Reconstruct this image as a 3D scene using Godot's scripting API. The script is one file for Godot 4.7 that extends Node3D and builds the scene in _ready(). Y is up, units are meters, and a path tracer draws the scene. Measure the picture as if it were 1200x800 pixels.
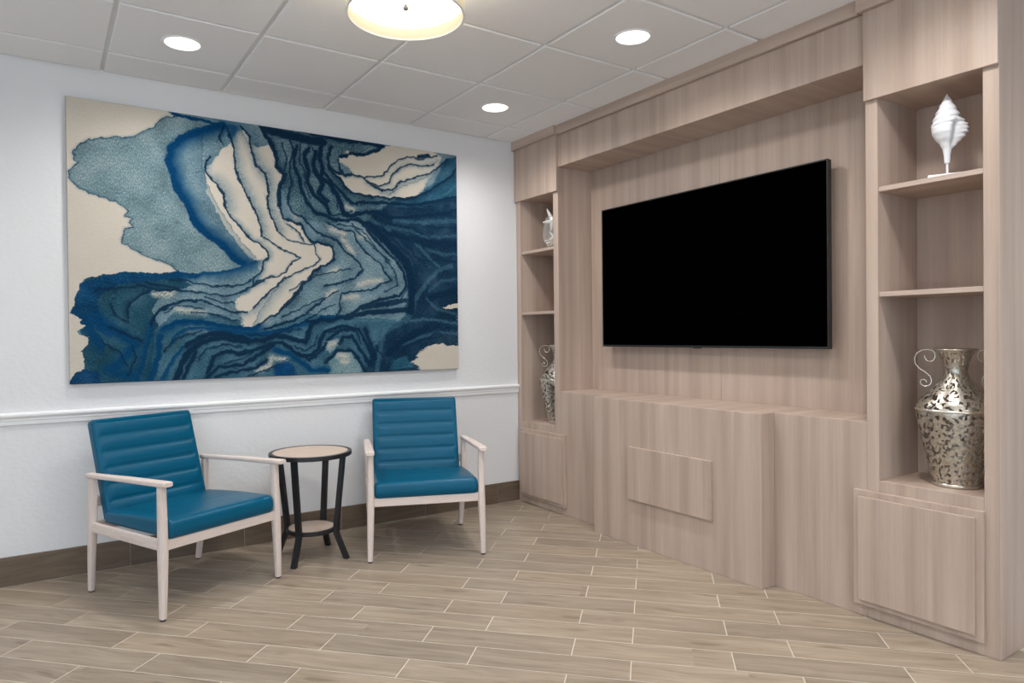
extends Node3D

# Lounge corner: two teal armchairs and a side table under a blue abstract rug hung on
# a white wall, a wood-laminate media wall with two bookcases, a drop ceiling.
# Room axes: back wall at z = 0, cabinet fronts at x = 0, floor at y = 0.

const CEILING := 2.69
const FULL_TURN := TAU

var rng := RandomNumberGenerator.new()
var taken := {}
var mats := {}

func _ready() -> void:
	rng.seed = 11
	make_camera()
	make_environment()
	make_materials()
	build_floor()
	build_walls()
	build_ceiling()
	build_trim()
	build_bookcases()
	build_media_wall()
	build_rug_art()
	build_lights()
	build_chairs()
	build_table()
	build_television()
	build_ornaments()

# ---------------------------------------------------------------- camera, light
func make_camera() -> void:
	var cam := Camera3D.new()
	cam.name = "camera"
	var yaw := 0.5795
	var pitch := -0.0087
	var roll := -0.0103
	var fw := Vector3(sin(yaw) * cos(pitch), sin(pitch), -cos(yaw) * cos(pitch))
	var r := Vector3(cos(yaw), 0, sin(yaw))
	var u := r.cross(fw)
	var r2 := r * cos(roll) + u * sin(roll)
	var u2 := u * cos(roll) - r * sin(roll)
	cam.transform = Transform3D(Basis(r2, u2, -fw), Vector3(-3.013, 1.2488, 4.2858))
	var f := 811.59
	cam.near = 0.05
	cam.far = 60.0
	cam.projection = Camera3D.PROJECTION_FRUSTUM
	cam.size = 800.0 / f * cam.near
	cam.frustum_offset = Vector2((600.0 - 579.165) / f, (399.525 - 400.0) / f) * cam.near
	add_child(cam)
	cam.current = true

func make_environment() -> void:
	var we := WorldEnvironment.new()
	we.name = "environment"
	var e := Environment.new()
	e.background_mode = Environment.BG_COLOR
	e.background_color = Color(0.86, 0.935, 1.0)
	e.background_energy_multiplier = SKY
	e.tonemap_mode = Environment.TONE_MAPPER_LINEAR
	e.tonemap_exposure = EXPOSURE
	e.sdfgi_enabled = true
	e.ssao_enabled = true
	e.ssil_enabled = true
	we.environment = e
	add_child(we)

const EXPOSURE := 1.02
const SKY := 3.25
const DOWNLIGHT := 1.75
const DRUM := 1.35

# ---------------------------------------------------------------- nodes
func numbered(called: String) -> String:
	var n: int = taken.get(called, 0)
	taken[called] = n + 1
	return called if n == 0 else "%s_%03d" % [called, n]

func thing(called: String, label: String, category: String, at := Vector3.ZERO, turn := 0.0, group := "") -> Node3D:
	var o := Node3D.new()
	o.name = numbered(called)
	add_child(o)
	o.position = at
	o.rotation.y = turn
	o.set_meta("label", label)
	o.set_meta("category", category)
	if group != "":
		o.set_meta("group", group)
	return o

func setting(called: String, label := "") -> Node3D:
	var o := Node3D.new()
	o.name = numbered(called)
	add_child(o)
	o.set_meta("kind", "structure")
	if label != "":
		o.set_meta("label", label)
	return o

func part(called: String, mesh: Mesh, m: Material, parent: Node, at := Vector3.ZERO, label := "") -> MeshInstance3D:
	var o := MeshInstance3D.new()
	o.name = called
	o.mesh = mesh
	o.material_override = m
	o.position = at
	parent.add_child(o, true)
	if label != "":
		o.set_meta("label", label)
	return o

# ---------------------------------------------------------------- mesh helpers
func start() -> SurfaceTool:
	var st := SurfaceTool.new()
	st.begin(Mesh.PRIMITIVE_TRIANGLES)
	return st

func done(st: SurfaceTool, smooth := false) -> ArrayMesh:
	if smooth:
		st.index()
	st.generate_normals()
	return st.commit()

# grain 0: pattern's v axis runs along y; 1: along z; 2: along x
func box_uv(p: Vector3, n: Vector3, grain: int, off: Vector2) -> Vector2:
	var a := n.abs()
	var uv := Vector2.ZERO
	if grain == 0:
		if a.x >= a.y and a.x >= a.z: uv = Vector2(p.z, p.y)
		elif a.z >= a.y: uv = Vector2(p.x, p.y)
		else: uv = Vector2(p.z, p.x)
	elif grain == 1:
		if a.x >= a.y and a.x >= a.z: uv = Vector2(p.y, p.z)
		elif a.z >= a.y: uv = Vector2(p.x, p.y)
		else: uv = Vector2(p.x, p.z)
	else:
		if a.x >= a.y and a.x >= a.z: uv = Vector2(p.z, p.y)
		elif a.z >= a.y: uv = Vector2(p.y, p.x)
		else: uv = Vector2(p.z, p.x)
	return uv + off

func tri(st: SurfaceTool, a: Vector3, b: Vector3, c: Vector3, out: Vector3, grain := 0, off := Vector2.ZERO) -> void:
	# front faces run clockwise seen from outside
	var n := (b - a).cross(c - a)
	if n.dot(out) > 0.0:
		var t := b
		b = c
		c = t
	st.set_smooth_group(-1)
	for p in [a, b, c]:
		st.set_uv(box_uv(p, out, grain, off))
		st.add_vertex(p)

func quad(st: SurfaceTool, a: Vector3, b: Vector3, c: Vector3, d: Vector3, out: Vector3, grain := 0, off := Vector2.ZERO) -> void:
	tri(st, a, b, c, out, grain, off)
	tri(st, a, c, d, out, grain, off)

func add_box(st: SurfaceTool, lo: Vector3, hi: Vector3, bevel := 0.0015, grain := 0, off := Vector2.ZERO) -> void:
	var c := (lo + hi) / 2.0
	var h := (hi - lo) / 2.0
	var b := minf(bevel, 0.45 * minf(h.x, minf(h.y, h.z)))
	var ax := [Vector3(1, 0, 0), Vector3(0, 1, 0), Vector3(0, 0, 1)]
	for k in 3:
		var i := (k + 1) % 3
		var j := (k + 2) % 3
		for s in [-1.0, 1.0]:
			var n: Vector3 = ax[k] * s
			var o: Vector3 = c + n * h[k]
			var u: Vector3 = ax[i] * (h[i] - b)
			var v: Vector3 = ax[j] * (h[j] - b)
			quad(st, o - u - v, o + u - v, o + u + v, o - u + v, n, grain, off)
	if b <= 0.0: return
	for k in 3:
		var i := (k + 1) % 3
		var j := (k + 2) % 3
		for s in [-1.0, 1.0]:
			for t in [-1.0, 1.0]:
				var along: Vector3 = ax[k] * (h[k] - b)
				var p: Vector3 = c + ax[i] * s * h[i] + ax[j] * t * (h[j] - b)
				var q: Vector3 = c + ax[i] * s * (h[i] - b) + ax[j] * t * h[j]
				quad(st, p - along, p + along, q + along, q - along, ax[i] * s * 1.01 + ax[j] * t, grain, off)
	for sx in [-1.0, 1.0]:
		for sy in [-1.0, 1.0]:
			for sz in [-1.0, 1.0]:
				var p := c + Vector3(sx * h.x, sy * (h.y - b), sz * (h.z - b))
				var q := c + Vector3(sx * (h.x - b), sy * h.y, sz * (h.z - b))
				var r := c + Vector3(sx * (h.x - b), sy * (h.y - b), sz * h.z)
				tri(st, p, q, r, Vector3(sx * 1.02, sy, sz * 1.01), grain, off)

func box(lo: Vector3, hi: Vector3, bevel := 0.0015, grain := 0, off := Vector2.ZERO) -> ArrayMesh:
	var st := start()
	add_box(st, lo, hi, bevel, grain, off)
	return done(st)

func wood_box(called: String, lo: Vector3, hi: Vector3, parent: Node, m: Material, bevel := 0.0015, grain := 0, label := "") -> MeshInstance3D:
	return part(called, box(lo, hi, bevel, grain, Vector2(rng.randf() * 3.0, rng.randf() * 2.0)), m, parent, Vector3.ZERO, label)

# a tube of rounded cross-section through points; size x, y per point; power 2 round, larger squarer
func add_loft(st: SurfaceTool, pts: Array, sizes: Array, power := 2.0, sides := 16, up := Vector3(0, 0, 1), smooth := 1) -> void:
	var rings := []
	for k in pts.size():
		var d: Vector3 = (pts[mini(k + 1, pts.size() - 1)] - pts[maxi(k - 1, 0)]).normalized()
		var x := up.cross(d).normalized()
		var y := d.cross(x).normalized()
		var ring := []
		for i in sides:
			var a := FULL_TURN * (i + 0.5) / sides
			var c := cos(a)
			var s := sin(a)
			var e := 2.0 / power
			var v: Vector3 = x * signf(c) * pow(absf(c), e) * sizes[k].x + y * signf(s) * pow(absf(s), e) * sizes[k].y
			ring.append(pts[k] + v)
		rings.append(ring)
	add_rings(st, rings, true, true, smooth)

func add_rings(st: SurfaceTool, rings: Array, cap_start := true, cap_end := true, smooth := 1) -> void:
	# centre of the whole shape is taken along the rings to orient faces outward
	var n: int = rings[0].size()
	var run := 0.0
	var vv := [0.0]
	for k in range(1, rings.size()):
		run += (rings[k][0] - rings[k - 1][0]).length()
		vv.append(run)
	var around := 0.0
	for i in n:
		around += (rings[rings.size() / 2][(i + 1) % n] - rings[rings.size() / 2][i]).length()
	var flip := ring_flip(rings)
	for k in rings.size() - 1:
		for i in n:
			var j := (i + 1) % n
			var q := [rings[k][i], rings[k][j], rings[k + 1][j], rings[k + 1][i]]
			var t := [Vector2(around * i / n, vv[k]), Vector2(around * (i + 1) / n, vv[k]), Vector2(around * (i + 1) / n, vv[k + 1]), Vector2(around * i / n, vv[k + 1])]
			var order := [0, 1, 2, 0, 2, 3] if not flip else [0, 2, 1, 0, 3, 2]
			st.set_smooth_group(smooth)
			for o in order:
				st.set_uv(t[o])
				st.add_vertex(q[o])
	for e in 2:
		if (e == 0 and not cap_start) or (e == 1 and not cap_end): continue
		var ring: Array = rings[0] if e == 0 else rings[-1]
		var c := Vector3.ZERO
		for p in ring: c += p
		c /= n
		st.set_smooth_group(-1)
		for i in n:
			var j := (i + 1) % n
			var q := [c, ring[i], ring[j]]
			if (e == 0) != flip: q = [c, ring[j], ring[i]]
			for p in q:
				st.set_uv(Vector2(p.x + p.z, p.y))
				st.add_vertex(p)

func ring_flip(rings: Array) -> bool:
	# signed volume decides the winding
	var n: int = rings[0].size()
	var vol := 0.0
	var o: Vector3 = rings[0][0]
	for k in rings.size() - 1:
		for i in n:
			var j := (i + 1) % n
			var a: Vector3 = rings[k][i] - o
			var b: Vector3 = rings[k][j] - o
			var c: Vector3 = rings[k + 1][j] - o
			var d: Vector3 = rings[k + 1][i] - o
			vol += a.dot(b.cross(c)) + a.dot(c.cross(d))
	for e in 2:
		var ring: Array = rings[0] if e == 0 else rings[-1]
		for i in range(1, n - 1):
			var v: float = (ring[0] - o).dot((ring[i] - o).cross(ring[i + 1] - o))
			vol += -v if e == 0 else v
	return vol > 0.0

func loft(pts: Array, sizes: Array, power := 2.0, sides := 16, up := Vector3(0, 0, 1)) -> ArrayMesh:
	var st := start()
	add_loft(st, pts, sizes, power, sides, up)
	return done(st)

# profile: [radius, y] pairs from bottom to top, turned round the y axis; uv: u round, v along
func add_lathe(st: SurfaceTool, profile: Array, segments := 48, uv_round := 1.0, inside_out := false, sharp := false) -> void:
	var vv := [0.0]
	for k in range(1, profile.size()):
		vv.append(vv[k - 1] + Vector2(profile[k][0] - profile[k - 1][0], profile[k][1] - profile[k - 1][1]).length())
	st.set_smooth_group(-1 if sharp else 1)
	for k in profile.size() - 1:
		if sharp: st.set_smooth_group(k % 30 + 2)
		for i in segments:
			var q := []
			var t := []
			for o in [[k, i], [k, i + 1], [k + 1, i + 1], [k + 1, i]]:
				var a: float = FULL_TURN * o[1] / segments
				q.append(Vector3(cos(a) * profile[o[0]][0], profile[o[0]][1], sin(a) * profile[o[0]][0]))
				t.append(Vector2(uv_round * o[1] / segments, vv[o[0]]))
			for o in ([0, 2, 1, 0, 3, 2] if inside_out else [0, 1, 2, 0, 2, 3]):
				st.set_uv(t[o])
				st.add_vertex(q[o])

func lathe(profile: Array, segments := 48, uv_round := 1.0, sharp := false) -> ArrayMesh:
	var st := start()
	add_lathe(st, profile, segments, uv_round, false, sharp)
	return done(st)

func disc_profile(r: float, y0: float, y1: float, bevel: float) -> Array:
	return [[0.0001, y0], [r - bevel, y0], [r, y0 + bevel], [r, y1 - bevel], [r - bevel, y1], [0.0001, y1]]

# closed outline in the xz plane, extruded from y0 to y1 with a small bevel at the top
func plank_mesh(poly: PackedVector2Array, y0: float, y1: float, bevel: float, dir: Vector2, off: Vector2) -> ArrayMesh:
	var st := start()
	add_plank(st, poly, y0, y1, bevel, dir, off)
	return done(st)

func add_plank(st: SurfaceTool, poly: PackedVector2Array, y0: float, y1: float, bevel: float, dir: Vector2, off: Vector2) -> void:
	var c := Vector2.ZERO
	for p in poly: c += p
	c /= poly.size()
	var inner := []
	for p in poly:
		inner.append(p + (c - p).normalized() * minf(bevel * 1.4, (c - p).length() * 0.5))
	var side := Vector2(-dir.y, dir.x)
	st.set_smooth_group(-1)
	var n := poly.size()
	for i in n:
		var j := (i + 1) % n
		var rows := [
			[Vector3(c.x, y1, c.y), Vector3(inner[i].x, y1, inner[i].y), Vector3(inner[j].x, y1, inner[j].y)],
			[Vector3(inner[i].x, y1, inner[i].y), Vector3(poly[i].x, y1 - bevel, poly[i].y), Vector3(poly[j].x, y1 - bevel, poly[j].y)],
			[Vector3(inner[i].x, y1, inner[i].y), Vector3(poly[j].x, y1 - bevel, poly[j].y), Vector3(inner[j].x, y1, inner[j].y)],
			[Vector3(poly[i].x, y1 - bevel, poly[i].y), Vector3(poly[i].x, y0, poly[i].y), Vector3(poly[j].x, y0, poly[j].y)],
			[Vector3(poly[i].x, y1 - bevel, poly[i].y), Vector3(poly[j].x, y0, poly[j].y), Vector3(poly[j].x, y1 - bevel, poly[j].y)]]
		for r in rows.size():
			var a: Vector3 = rows[r][0]
			var b: Vector3 = rows[r][1]
			var d: Vector3 = rows[r][2]
			var mid := (poly[i] + poly[j]) / 2.0 - c
			var out := Vector3(0, 1, 0) if r == 0 else Vector3(mid.x, 0.3 if r < 3 else 0.0, mid.y)
			if (b - a).cross(d - a).dot(out) > 0.0:
				var t := b
				b = d
				d = t
			for p in [a, b, d]:
				var q := Vector2(p.x, p.z)
				st.set_uv(Vector2(q.dot(dir), q.dot(side)) + off)
				st.add_vertex(p)

# ---------------------------------------------------------------- materials
func noise(seed_: int, freq: float, octaves := 3, kind := FastNoiseLite.TYPE_SIMPLEX_SMOOTH) -> FastNoiseLite:
	var n := FastNoiseLite.new()
	n.seed = seed_
	n.frequency = freq
	n.noise_type = kind
	n.fractal_octaves = octaves
	return n

func mat(c: Color, rough := 0.6, spec := 0.5) -> StandardMaterial3D:
	var m := StandardMaterial3D.new()
	m.albedo_color = c
	m.roughness = rough
	m.metallic_specular = spec
	return m

func noise_tex(seed_: int, freq: float, octaves := 4, size := 512) -> NoiseTexture2D:
	var t := NoiseTexture2D.new()
	t.width = size
	t.height = size
	t.seamless = true
	t.noise = noise(seed_, freq, octaves)
	return t

func relief(m: StandardMaterial3D, tex: Texture2D, centimetres: float) -> void:
	m.heightmap_enabled = true
	m.heightmap_texture = tex
	m.heightmap_scale = centimetres

func to_bytes(c: Color) -> Array:
	return [int(clampf(c.r, 0, 1) * 255.0), int(clampf(c.g, 0, 1) * 255.0), int(clampf(c.b, 0, 1) * 255.0)]

# straight-grained laminate: broad and fine stripes along v; one tile is 2 m by 2 m
func laminate_texture() -> ImageTexture:
	var w := 1024
	var h := 256
	var broad := noise(3, 1.0, 3)
	var fine := noise(4, 1.0, 3)
	var specks := noise(5, 1.0, 2)
	var data := PackedByteArray()
	data.resize(w * h * 3)
	var dark := Color8(166, 145, 131)
	var light := Color8(200, 180, 166)
	var at := 0
	for y in h:
		var ya := FULL_TURN * y / h
		for x in w:
			var xa := FULL_TURN * x / w
			# points on circles, so that the stripes repeat without a seam
			var cx := cos(xa)
			var sx := sin(xa)
			var b := broad.get_noise_3d(cx * 3.4, sx * 3.4, 0.2 * sin(ya))
			var f := fine.get_noise_3d(cx * 26.0, sx * 26.0, 0.5 * cos(ya))
			var s := specks.get_noise_3d(cx * 95.0, sx * 95.0, 5.0 * sin(ya))
			var t := clampf(0.5 + b * 0.52 + f * 0.15 + s * 0.10, 0.0, 1.0)
			var c := dark.lerp(light, t)
			var warm := f * 0.012
			data[at] = int(clampf(c.r + warm, 0, 1) * 255.0)
			data[at + 1] = int(c.g * 255.0)
			data[at + 2] = int(clampf(c.b - warm, 0, 1) * 255.0)
			at += 3
	return ImageTexture.create_from_image(Image.create_from_data(w, h, false, Image.FORMAT_RGB8, data))

# porcelain plank print: soft brown-grey grain along u; one tile is 2.4 m by 0.6 m
func plank_texture() -> ImageTexture:
	var w := 1024
	var h := 256
	var broad := noise(21, 1.0, 3)
	var fine := noise(22, 1.0, 4)
	var knots := noise(23, 1.0, 2)
	var data := PackedByteArray()
	data.resize(w * h * 3)
	var dark := Color8(132, 117, 101)
	var light := Color8(184, 169, 150)
	var at := 0
	for y in h:
		var ya := FULL_TURN * y / h
		for x in w:
			var px := x / 1024.0 * 2.4
			var wob := 0.25 * broad.get_noise_2d(px * 1.6, 7.0 + sin(ya) * 1.2)
			var cy := cos(ya + wob)
			var sy := sin(ya + wob)
			var b := broad.get_noise_3d(px * 1.3, cy * 1.7, sy * 1.7)
			var f := fine.get_noise_3d(px * 3.5, cy * 9.0, sy * 9.0)
			var k := knots.get_noise_3d(px * 3.0, cy * 2.2, sy * 2.2)
			var t := 0.54 + b * 0.36 + f * 0.36
			if k > 0.38: t -= (k - 0.38) * 1.4
			var c := dark.lerp(light, clampf(t, 0.0, 1.0))
			data[at] = int(c.r * 255.0)
			data[at + 1] = int(c.g * 255.0)
			data[at + 2] = int(c.b * 255.0)
			at += 3
	return ImageTexture.create_from_image(Image.create_from_data(w, h, false, Image.FORMAT_RGB8, data))

# pierced leaf-work: alpha is cut where two leaf shapes open
func pierced_texture() -> ImageTexture:
	var w := 1024
	var h := 640
	var n := noise(31, 1.0, 2)
	var m := noise(32, 1.0, 1)
	var data := PackedByteArray()
	data.resize(w * h * 4)
	var at := 0
	for y in h:
		for x in w:
			var xa := FULL_TURN * x / w
			var v := n.get_noise_3d(cos(xa) * 6.4, sin(xa) * 6.4, y / 640.0 * 27.0)
			var tone := 0.5 + 0.5 * m.get_noise_3d(cos(xa) * 8.0, sin(xa) * 8.0, y / 640.0 * 50.0)
			var c := Color8(176, 168, 154).lerp(Color8(216, 212, 204), tone)
			var band := y < 14 or y > 622 or absi(y - 75) < 5
			data[at] = int(c.r * 255.0)
			data[at + 1] = int(c.g * 255.0)
			data[at + 2] = int(c.b * 255.0)
			data[at + 3] = 0 if v > 0.15 and not band else 255
			at += 4
	return ImageTexture.create_from_image(Image.create_from_data(w, h, false, Image.FORMAT_RGBA8, data))

func make_materials() -> void:
	var wood := mat(Color.WHITE, 0.45, 0.4)
	wood.albedo_texture = laminate_texture()
	wood.uv1_scale = Vector3(0.5, 0.5, 1)
	mats.wood = wood
	var base := plank_texture()
	var tones := [Color(1, 1, 1), Color(0.96, 0.96, 0.965), Color(0.985, 0.98, 0.975), Color(0.93, 0.93, 0.935)]
	for i in 4:
		var f := mat(tones[i], 0.36, 0.45)
		f.albedo_texture = base
		f.uv1_scale = Vector3(1 / 2.4, 1 / 0.6, 1)
		mats["plank%d" % i] = f
	for i in 2:
		var s := mat(Color8(178, 168, 160) if i == 0 else Color8(168, 160, 154), 0.4, 0.45)
		s.albedo_texture = base
		s.uv1_scale = Vector3(1 / 2.4, 1 / 0.6, 1)
		mats["skirt%d" % i] = s
	mats.grout = mat(Color8(208, 199, 185), 0.9, 0.2)
	var wall := mat(Color8(221, 221, 222), 0.55, 0.35)
	wall.uv1_triplanar = true
	wall.uv1_world_triplanar = true
	wall.uv1_scale = Vector3(1.6, 2.2, 1.6)
	relief(wall, noise_tex(41, 0.03, 5), 0.09)
	mats.wall = wall
	mats.trim = mat(Color8(238, 238, 238), 0.4, 0.45)
	var tile := mat(Color8(241, 241, 242), 0.95, 0.15)
	tile.uv1_triplanar = true
	tile.uv1_world_triplanar = true
	tile.uv1_scale = Vector3(3, 3, 3)
	relief(tile, noise_tex(43, 0.09, 3), 0.12)
	mats.tile = tile
	mats.tbar = mat(Color8(228, 228, 228), 0.7, 0.3)
	var vinyl := mat(Color8(0, 84, 114), 0.30, 0.32)
	vinyl.uv1_triplanar = true
	vinyl.uv1_scale = Vector3(9, 9, 9)
	relief(vinyl, noise_tex(45, 0.05, 3), 0.035)
	mats.vinyl = vinyl
	mats.vinyl_dark = mat(Color8(8, 58, 80), 0.5, 0.4)
	var pale := mat(Color.WHITE, 0.5, 0.4)
	pale.albedo_texture = pale_wood_texture()
	pale.uv1_scale = Vector3(6.0, 2.0, 1)
	mats.pale = pale
	mats.glide = mat(Color8(52, 44, 40), 0.7)
	mats.black = mat(Color8(24, 25, 30), 0.42, 0.5)
	var top := mat(Color8(240, 232, 220), 0.45, 0.4)
	top.albedo_texture = pale.albedo_texture
	top.uv1_scale = Vector3(3.0, 1.2, 1)
	mats.table_wood = top
	mats.screen = mat(Color8(1, 1, 1), 0.6, 0.0)
	mats.bezel = mat(Color8(30, 31, 34), 0.35, 0.5)
	mats.bracket = mat(Color8(20, 20, 20), 0.6)
	mats.ceramic = mat(Color8(228, 229, 232), 0.5, 0.4)
	var silver := mat(Color.WHITE, 0.3, 0.5)
	silver.albedo_texture = pierced_texture()
	silver.metallic = 0.85
	silver.transparency = BaseMaterial3D.TRANSPARENCY_ALPHA_SCISSOR
	silver.alpha_scissor_threshold = 0.5
	silver.cull_mode = BaseMaterial3D.CULL_DISABLED
	silver.uv1_scale = Vector3(1, 1, 1)
	mats.silver = silver
	var wire := mat(Color8(212, 206, 194), 0.28, 0.5)
	wire.metallic = 0.9
	mats.wire = wire
	var glass := mat(Color(1, 1, 1, 0.06), 0.02, 0.5)
	glass.transparency = BaseMaterial3D.TRANSPARENCY_ALPHA
	glass.cull_mode = BaseMaterial3D.CULL_DISABLED
	mats.glass = glass
	mats.pebble = mat(Color8(226, 220, 212), 0.8)
	mats.star = mat(Color8(238, 234, 228), 0.85)
	var lens := mat(Color8(250, 250, 248), 0.5)
	lens.emission_enabled = true
	lens.emission = Color(1.0, 0.985, 0.96)
	lens.emission_energy_multiplier = 2.2
	mats.lens = lens
	mats.ring = mat(Color8(240, 240, 240), 0.5)
	var shade := mat(Color8(238, 230, 210), 0.9, 0.2)
	shade.emission_enabled = true
	shade.emission = Color(1.0, 0.95, 0.83)
	shade.emission_energy_multiplier = 0.12
	shade.backlight_enabled = true
	shade.backlight = Color(0.9, 0.87, 0.79)
	mats.shade = shade
	var diffuser := mat(Color8(252, 250, 246), 0.6)
	diffuser.emission_enabled = true
	diffuser.emission = Color(1.0, 0.985, 0.95)
	diffuser.emission_energy_multiplier = 1.1
	mats.diffuser = diffuser
	var nickel := mat(Color8(150, 148, 146), 0.35)
	nickel.metallic = 0.8
	mats.nickel = nickel

# whitewashed beech: faint long grain along v
func pale_wood_texture() -> ImageTexture:
	var w := 256
	var h := 256
	var n := noise(51, 1.0, 3)
	var data := PackedByteArray()
	data.resize(w * h * 3)
	var at := 0
	for y in h:
		var ya := FULL_TURN * y / h
		for x in w:
			var xa := FULL_TURN * x / w
			var v := n.get_noise_3d(cos(xa) * 9.0, sin(xa) * 9.0, 1.1 * sin(ya))
			var c := Color8(206, 190, 182).lerp(Color8(224, 211, 203), clampf(0.5 + v, 0, 1))
			data[at] = int(c.r * 255.0)
			data[at + 1] = int(c.g * 255.0)
			data[at + 2] = int(c.b * 255.0)
			at += 3
	return ImageTexture.create_from_image(Image.create_from_data(w, h, false, Image.FORMAT_RGB8, data))

# ---------------------------------------------------------------- the room
const WEST := -6.3
const EAST := 0.36
const SOUTH := 7.4

func build_floor() -> void:
	var fl := setting("floor", "light brown wood-look tile planks laid diagonally")
	part("grout_bed", box(Vector3(WEST - 0.1, -0.12, -0.1), Vector3(EAST + 0.1, -0.0008, SOUTH + 0.1), 0.0), mats.grout, fl, Vector3.ZERO, "pale grout between the planks")
	var ang := 0.8021
	var dir := Vector2(cos(ang), sin(ang))
	var side := Vector2(-dir.y, dir.x)
	var pitch := 0.1525
	var length := 0.6094
	var gap := 0.0042
	var room := PackedVector2Array([Vector2(WEST, 0.0), Vector2(EAST - 0.2, 0.0), Vector2(EAST - 0.2, SOUTH), Vector2(WEST, SOUTH)])
	var seen := PackedVector2Array([Vector2(-3.7, -0.2), Vector2(0.5, -0.2), Vector2(0.5, 3.6), Vector2(-0.1, 3.5), Vector2(-1.6, 2.6), Vector2(-3.5, 1.45)])
	var rest := start()
	for k in range(-60, 75):
		var v := 1.1676 + k * pitch
		var u0 := 0.6733 if posmod(k, 2) == 0 else 0.9031
		for m in range(-22, 22):
			var u := u0 + m * length
			var mid := dir * (u + length / 2) + side * v
			if mid.x < WEST - 0.5 or mid.x > EAST + 0.5 or mid.y < -0.5 or mid.y > SOUTH + 0.5: continue
			var corners := PackedVector2Array()
			for c in [[gap / 2, -pitch / 2 + gap / 2], [length - gap / 2, -pitch / 2 + gap / 2], [length - gap / 2, pitch / 2 - gap / 2], [gap / 2, pitch / 2 - gap / 2]]:
				corners.append(dir * (u + c[0]) + side * (v + c[1]))
			var cut := Geometry2D.intersect_polygons(corners, room)
			if cut.is_empty(): continue
			var poly: PackedVector2Array = cut[0]
			var off := Vector2(rng.randf() * 2.4, rng.randf() * 0.6)
			var tone := rng.randi() % 4
			if Geometry2D.is_point_in_polygon(mid, seen):
				part("plank", plank_mesh(poly, -0.01, 0.0, 0.0006, dir, off), mats["plank%d" % tone], fl)
			else:
				add_plank(rest, poly, -0.01, 0.0, 0.0006, dir, off)
	var o := part("plank_field", done(rest), mats.plank0, fl, Vector3.ZERO, "the rest of the diagonal tile planks")
	o.set_meta("kind", "stuff")

func build_walls() -> void:
	var t := 0.12
	var top := CEILING + 0.2
	for w in [
		["wall_back", Vector3(WEST - t, 0, -t), Vector3(EAST + t, top, 0), "white textured wall behind the armchairs"],
		["wall_right", Vector3(EAST, 0, 0), Vector3(EAST + t, top, SOUTH), "white wall behind the bookcases"]]:
		var o := setting(w[0], w[3])
		part("plaster", box(w[1], w[2], 0.0), mats.wall, o)
	# the two walls out of view have the windows that fill the room with daylight
	var left := setting("wall_left", "white wall across the room, with a wide window")
	var z0 := 2.6
	var z1 := 6.2
	var y0 := 0.12
	var y1 := 2.5
	for q in [[0.0, top, 0.0, z0], [0.0, top, z1, SOUTH], [0.0, y0, z0, z1], [y1, top, z0, z1]]:
		part("plaster", box(Vector3(WEST - t, q[0], q[2]), Vector3(WEST, q[1], q[3]), 0.0), mats.wall, left)
	var front := setting("wall_front", "white wall behind the camera, with a wide window")
	var x0 := -5.4
	var x1 := -0.9
	for q in [[0.0, top, WEST - t, x0], [0.0, top, x1, EAST + t], [0.0, y0, x0, x1], [y1, top, x0, x1]]:
		part("plaster", box(Vector3(q[2], q[0], SOUTH), Vector3(q[3], q[1], SOUTH + t), 0.0), mats.wall, front)
	var w1 := setting("window_1", "wide window in the left wall")
	var w2 := setting("window_2", "wide window in the wall behind the camera")
	var mid_z := [z0, lerpf(z0, z1, 1 / 3.0), lerpf(z0, z1, 2 / 3.0), z1]
	var mid_x := [x0, lerpf(x0, x1, 1 / 3.0), lerpf(x0, x1, 2 / 3.0), x1]
	for k in 4:
		var o := clampf(mid_z[k], z0 + 0.025, z1 - 0.025)
		part("frame_bar", box(Vector3(WEST - 0.09, y0, o - 0.025), Vector3(WEST - 0.03, y1, o + 0.025), 0.003), mats.trim, w1)
		var p := clampf(mid_x[k], x0 + 0.025, x1 - 0.025)
		part("frame_bar", box(Vector3(p - 0.025, y0, SOUTH + 0.03), Vector3(p + 0.025, y1, SOUTH + 0.09), 0.003), mats.trim, w2)
		if k < 3:
			part("pane", box(Vector3(WEST - 0.063, y0, mid_z[k]), Vector3(WEST - 0.057, y1, mid_z[k + 1]), 0.0), mats.glass, w1)
			part("pane", box(Vector3(mid_x[k], y0, SOUTH + 0.057), Vector3(mid_x[k + 1], y1, SOUTH + 0.063), 0.0), mats.glass, w2)
	for y in [y0, y1 - 0.05]:
		part("frame_bar", box(Vector3(WEST - 0.09, y, z0), Vector3(WEST - 0.03, y + 0.05, z1), 0.003), mats.trim, w1)
		part("frame_bar", box(Vector3(x0, y, SOUTH + 0.03), Vector3(x1, y + 0.05, SOUTH + 0.09), 0.003), mats.trim, w2)

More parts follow.
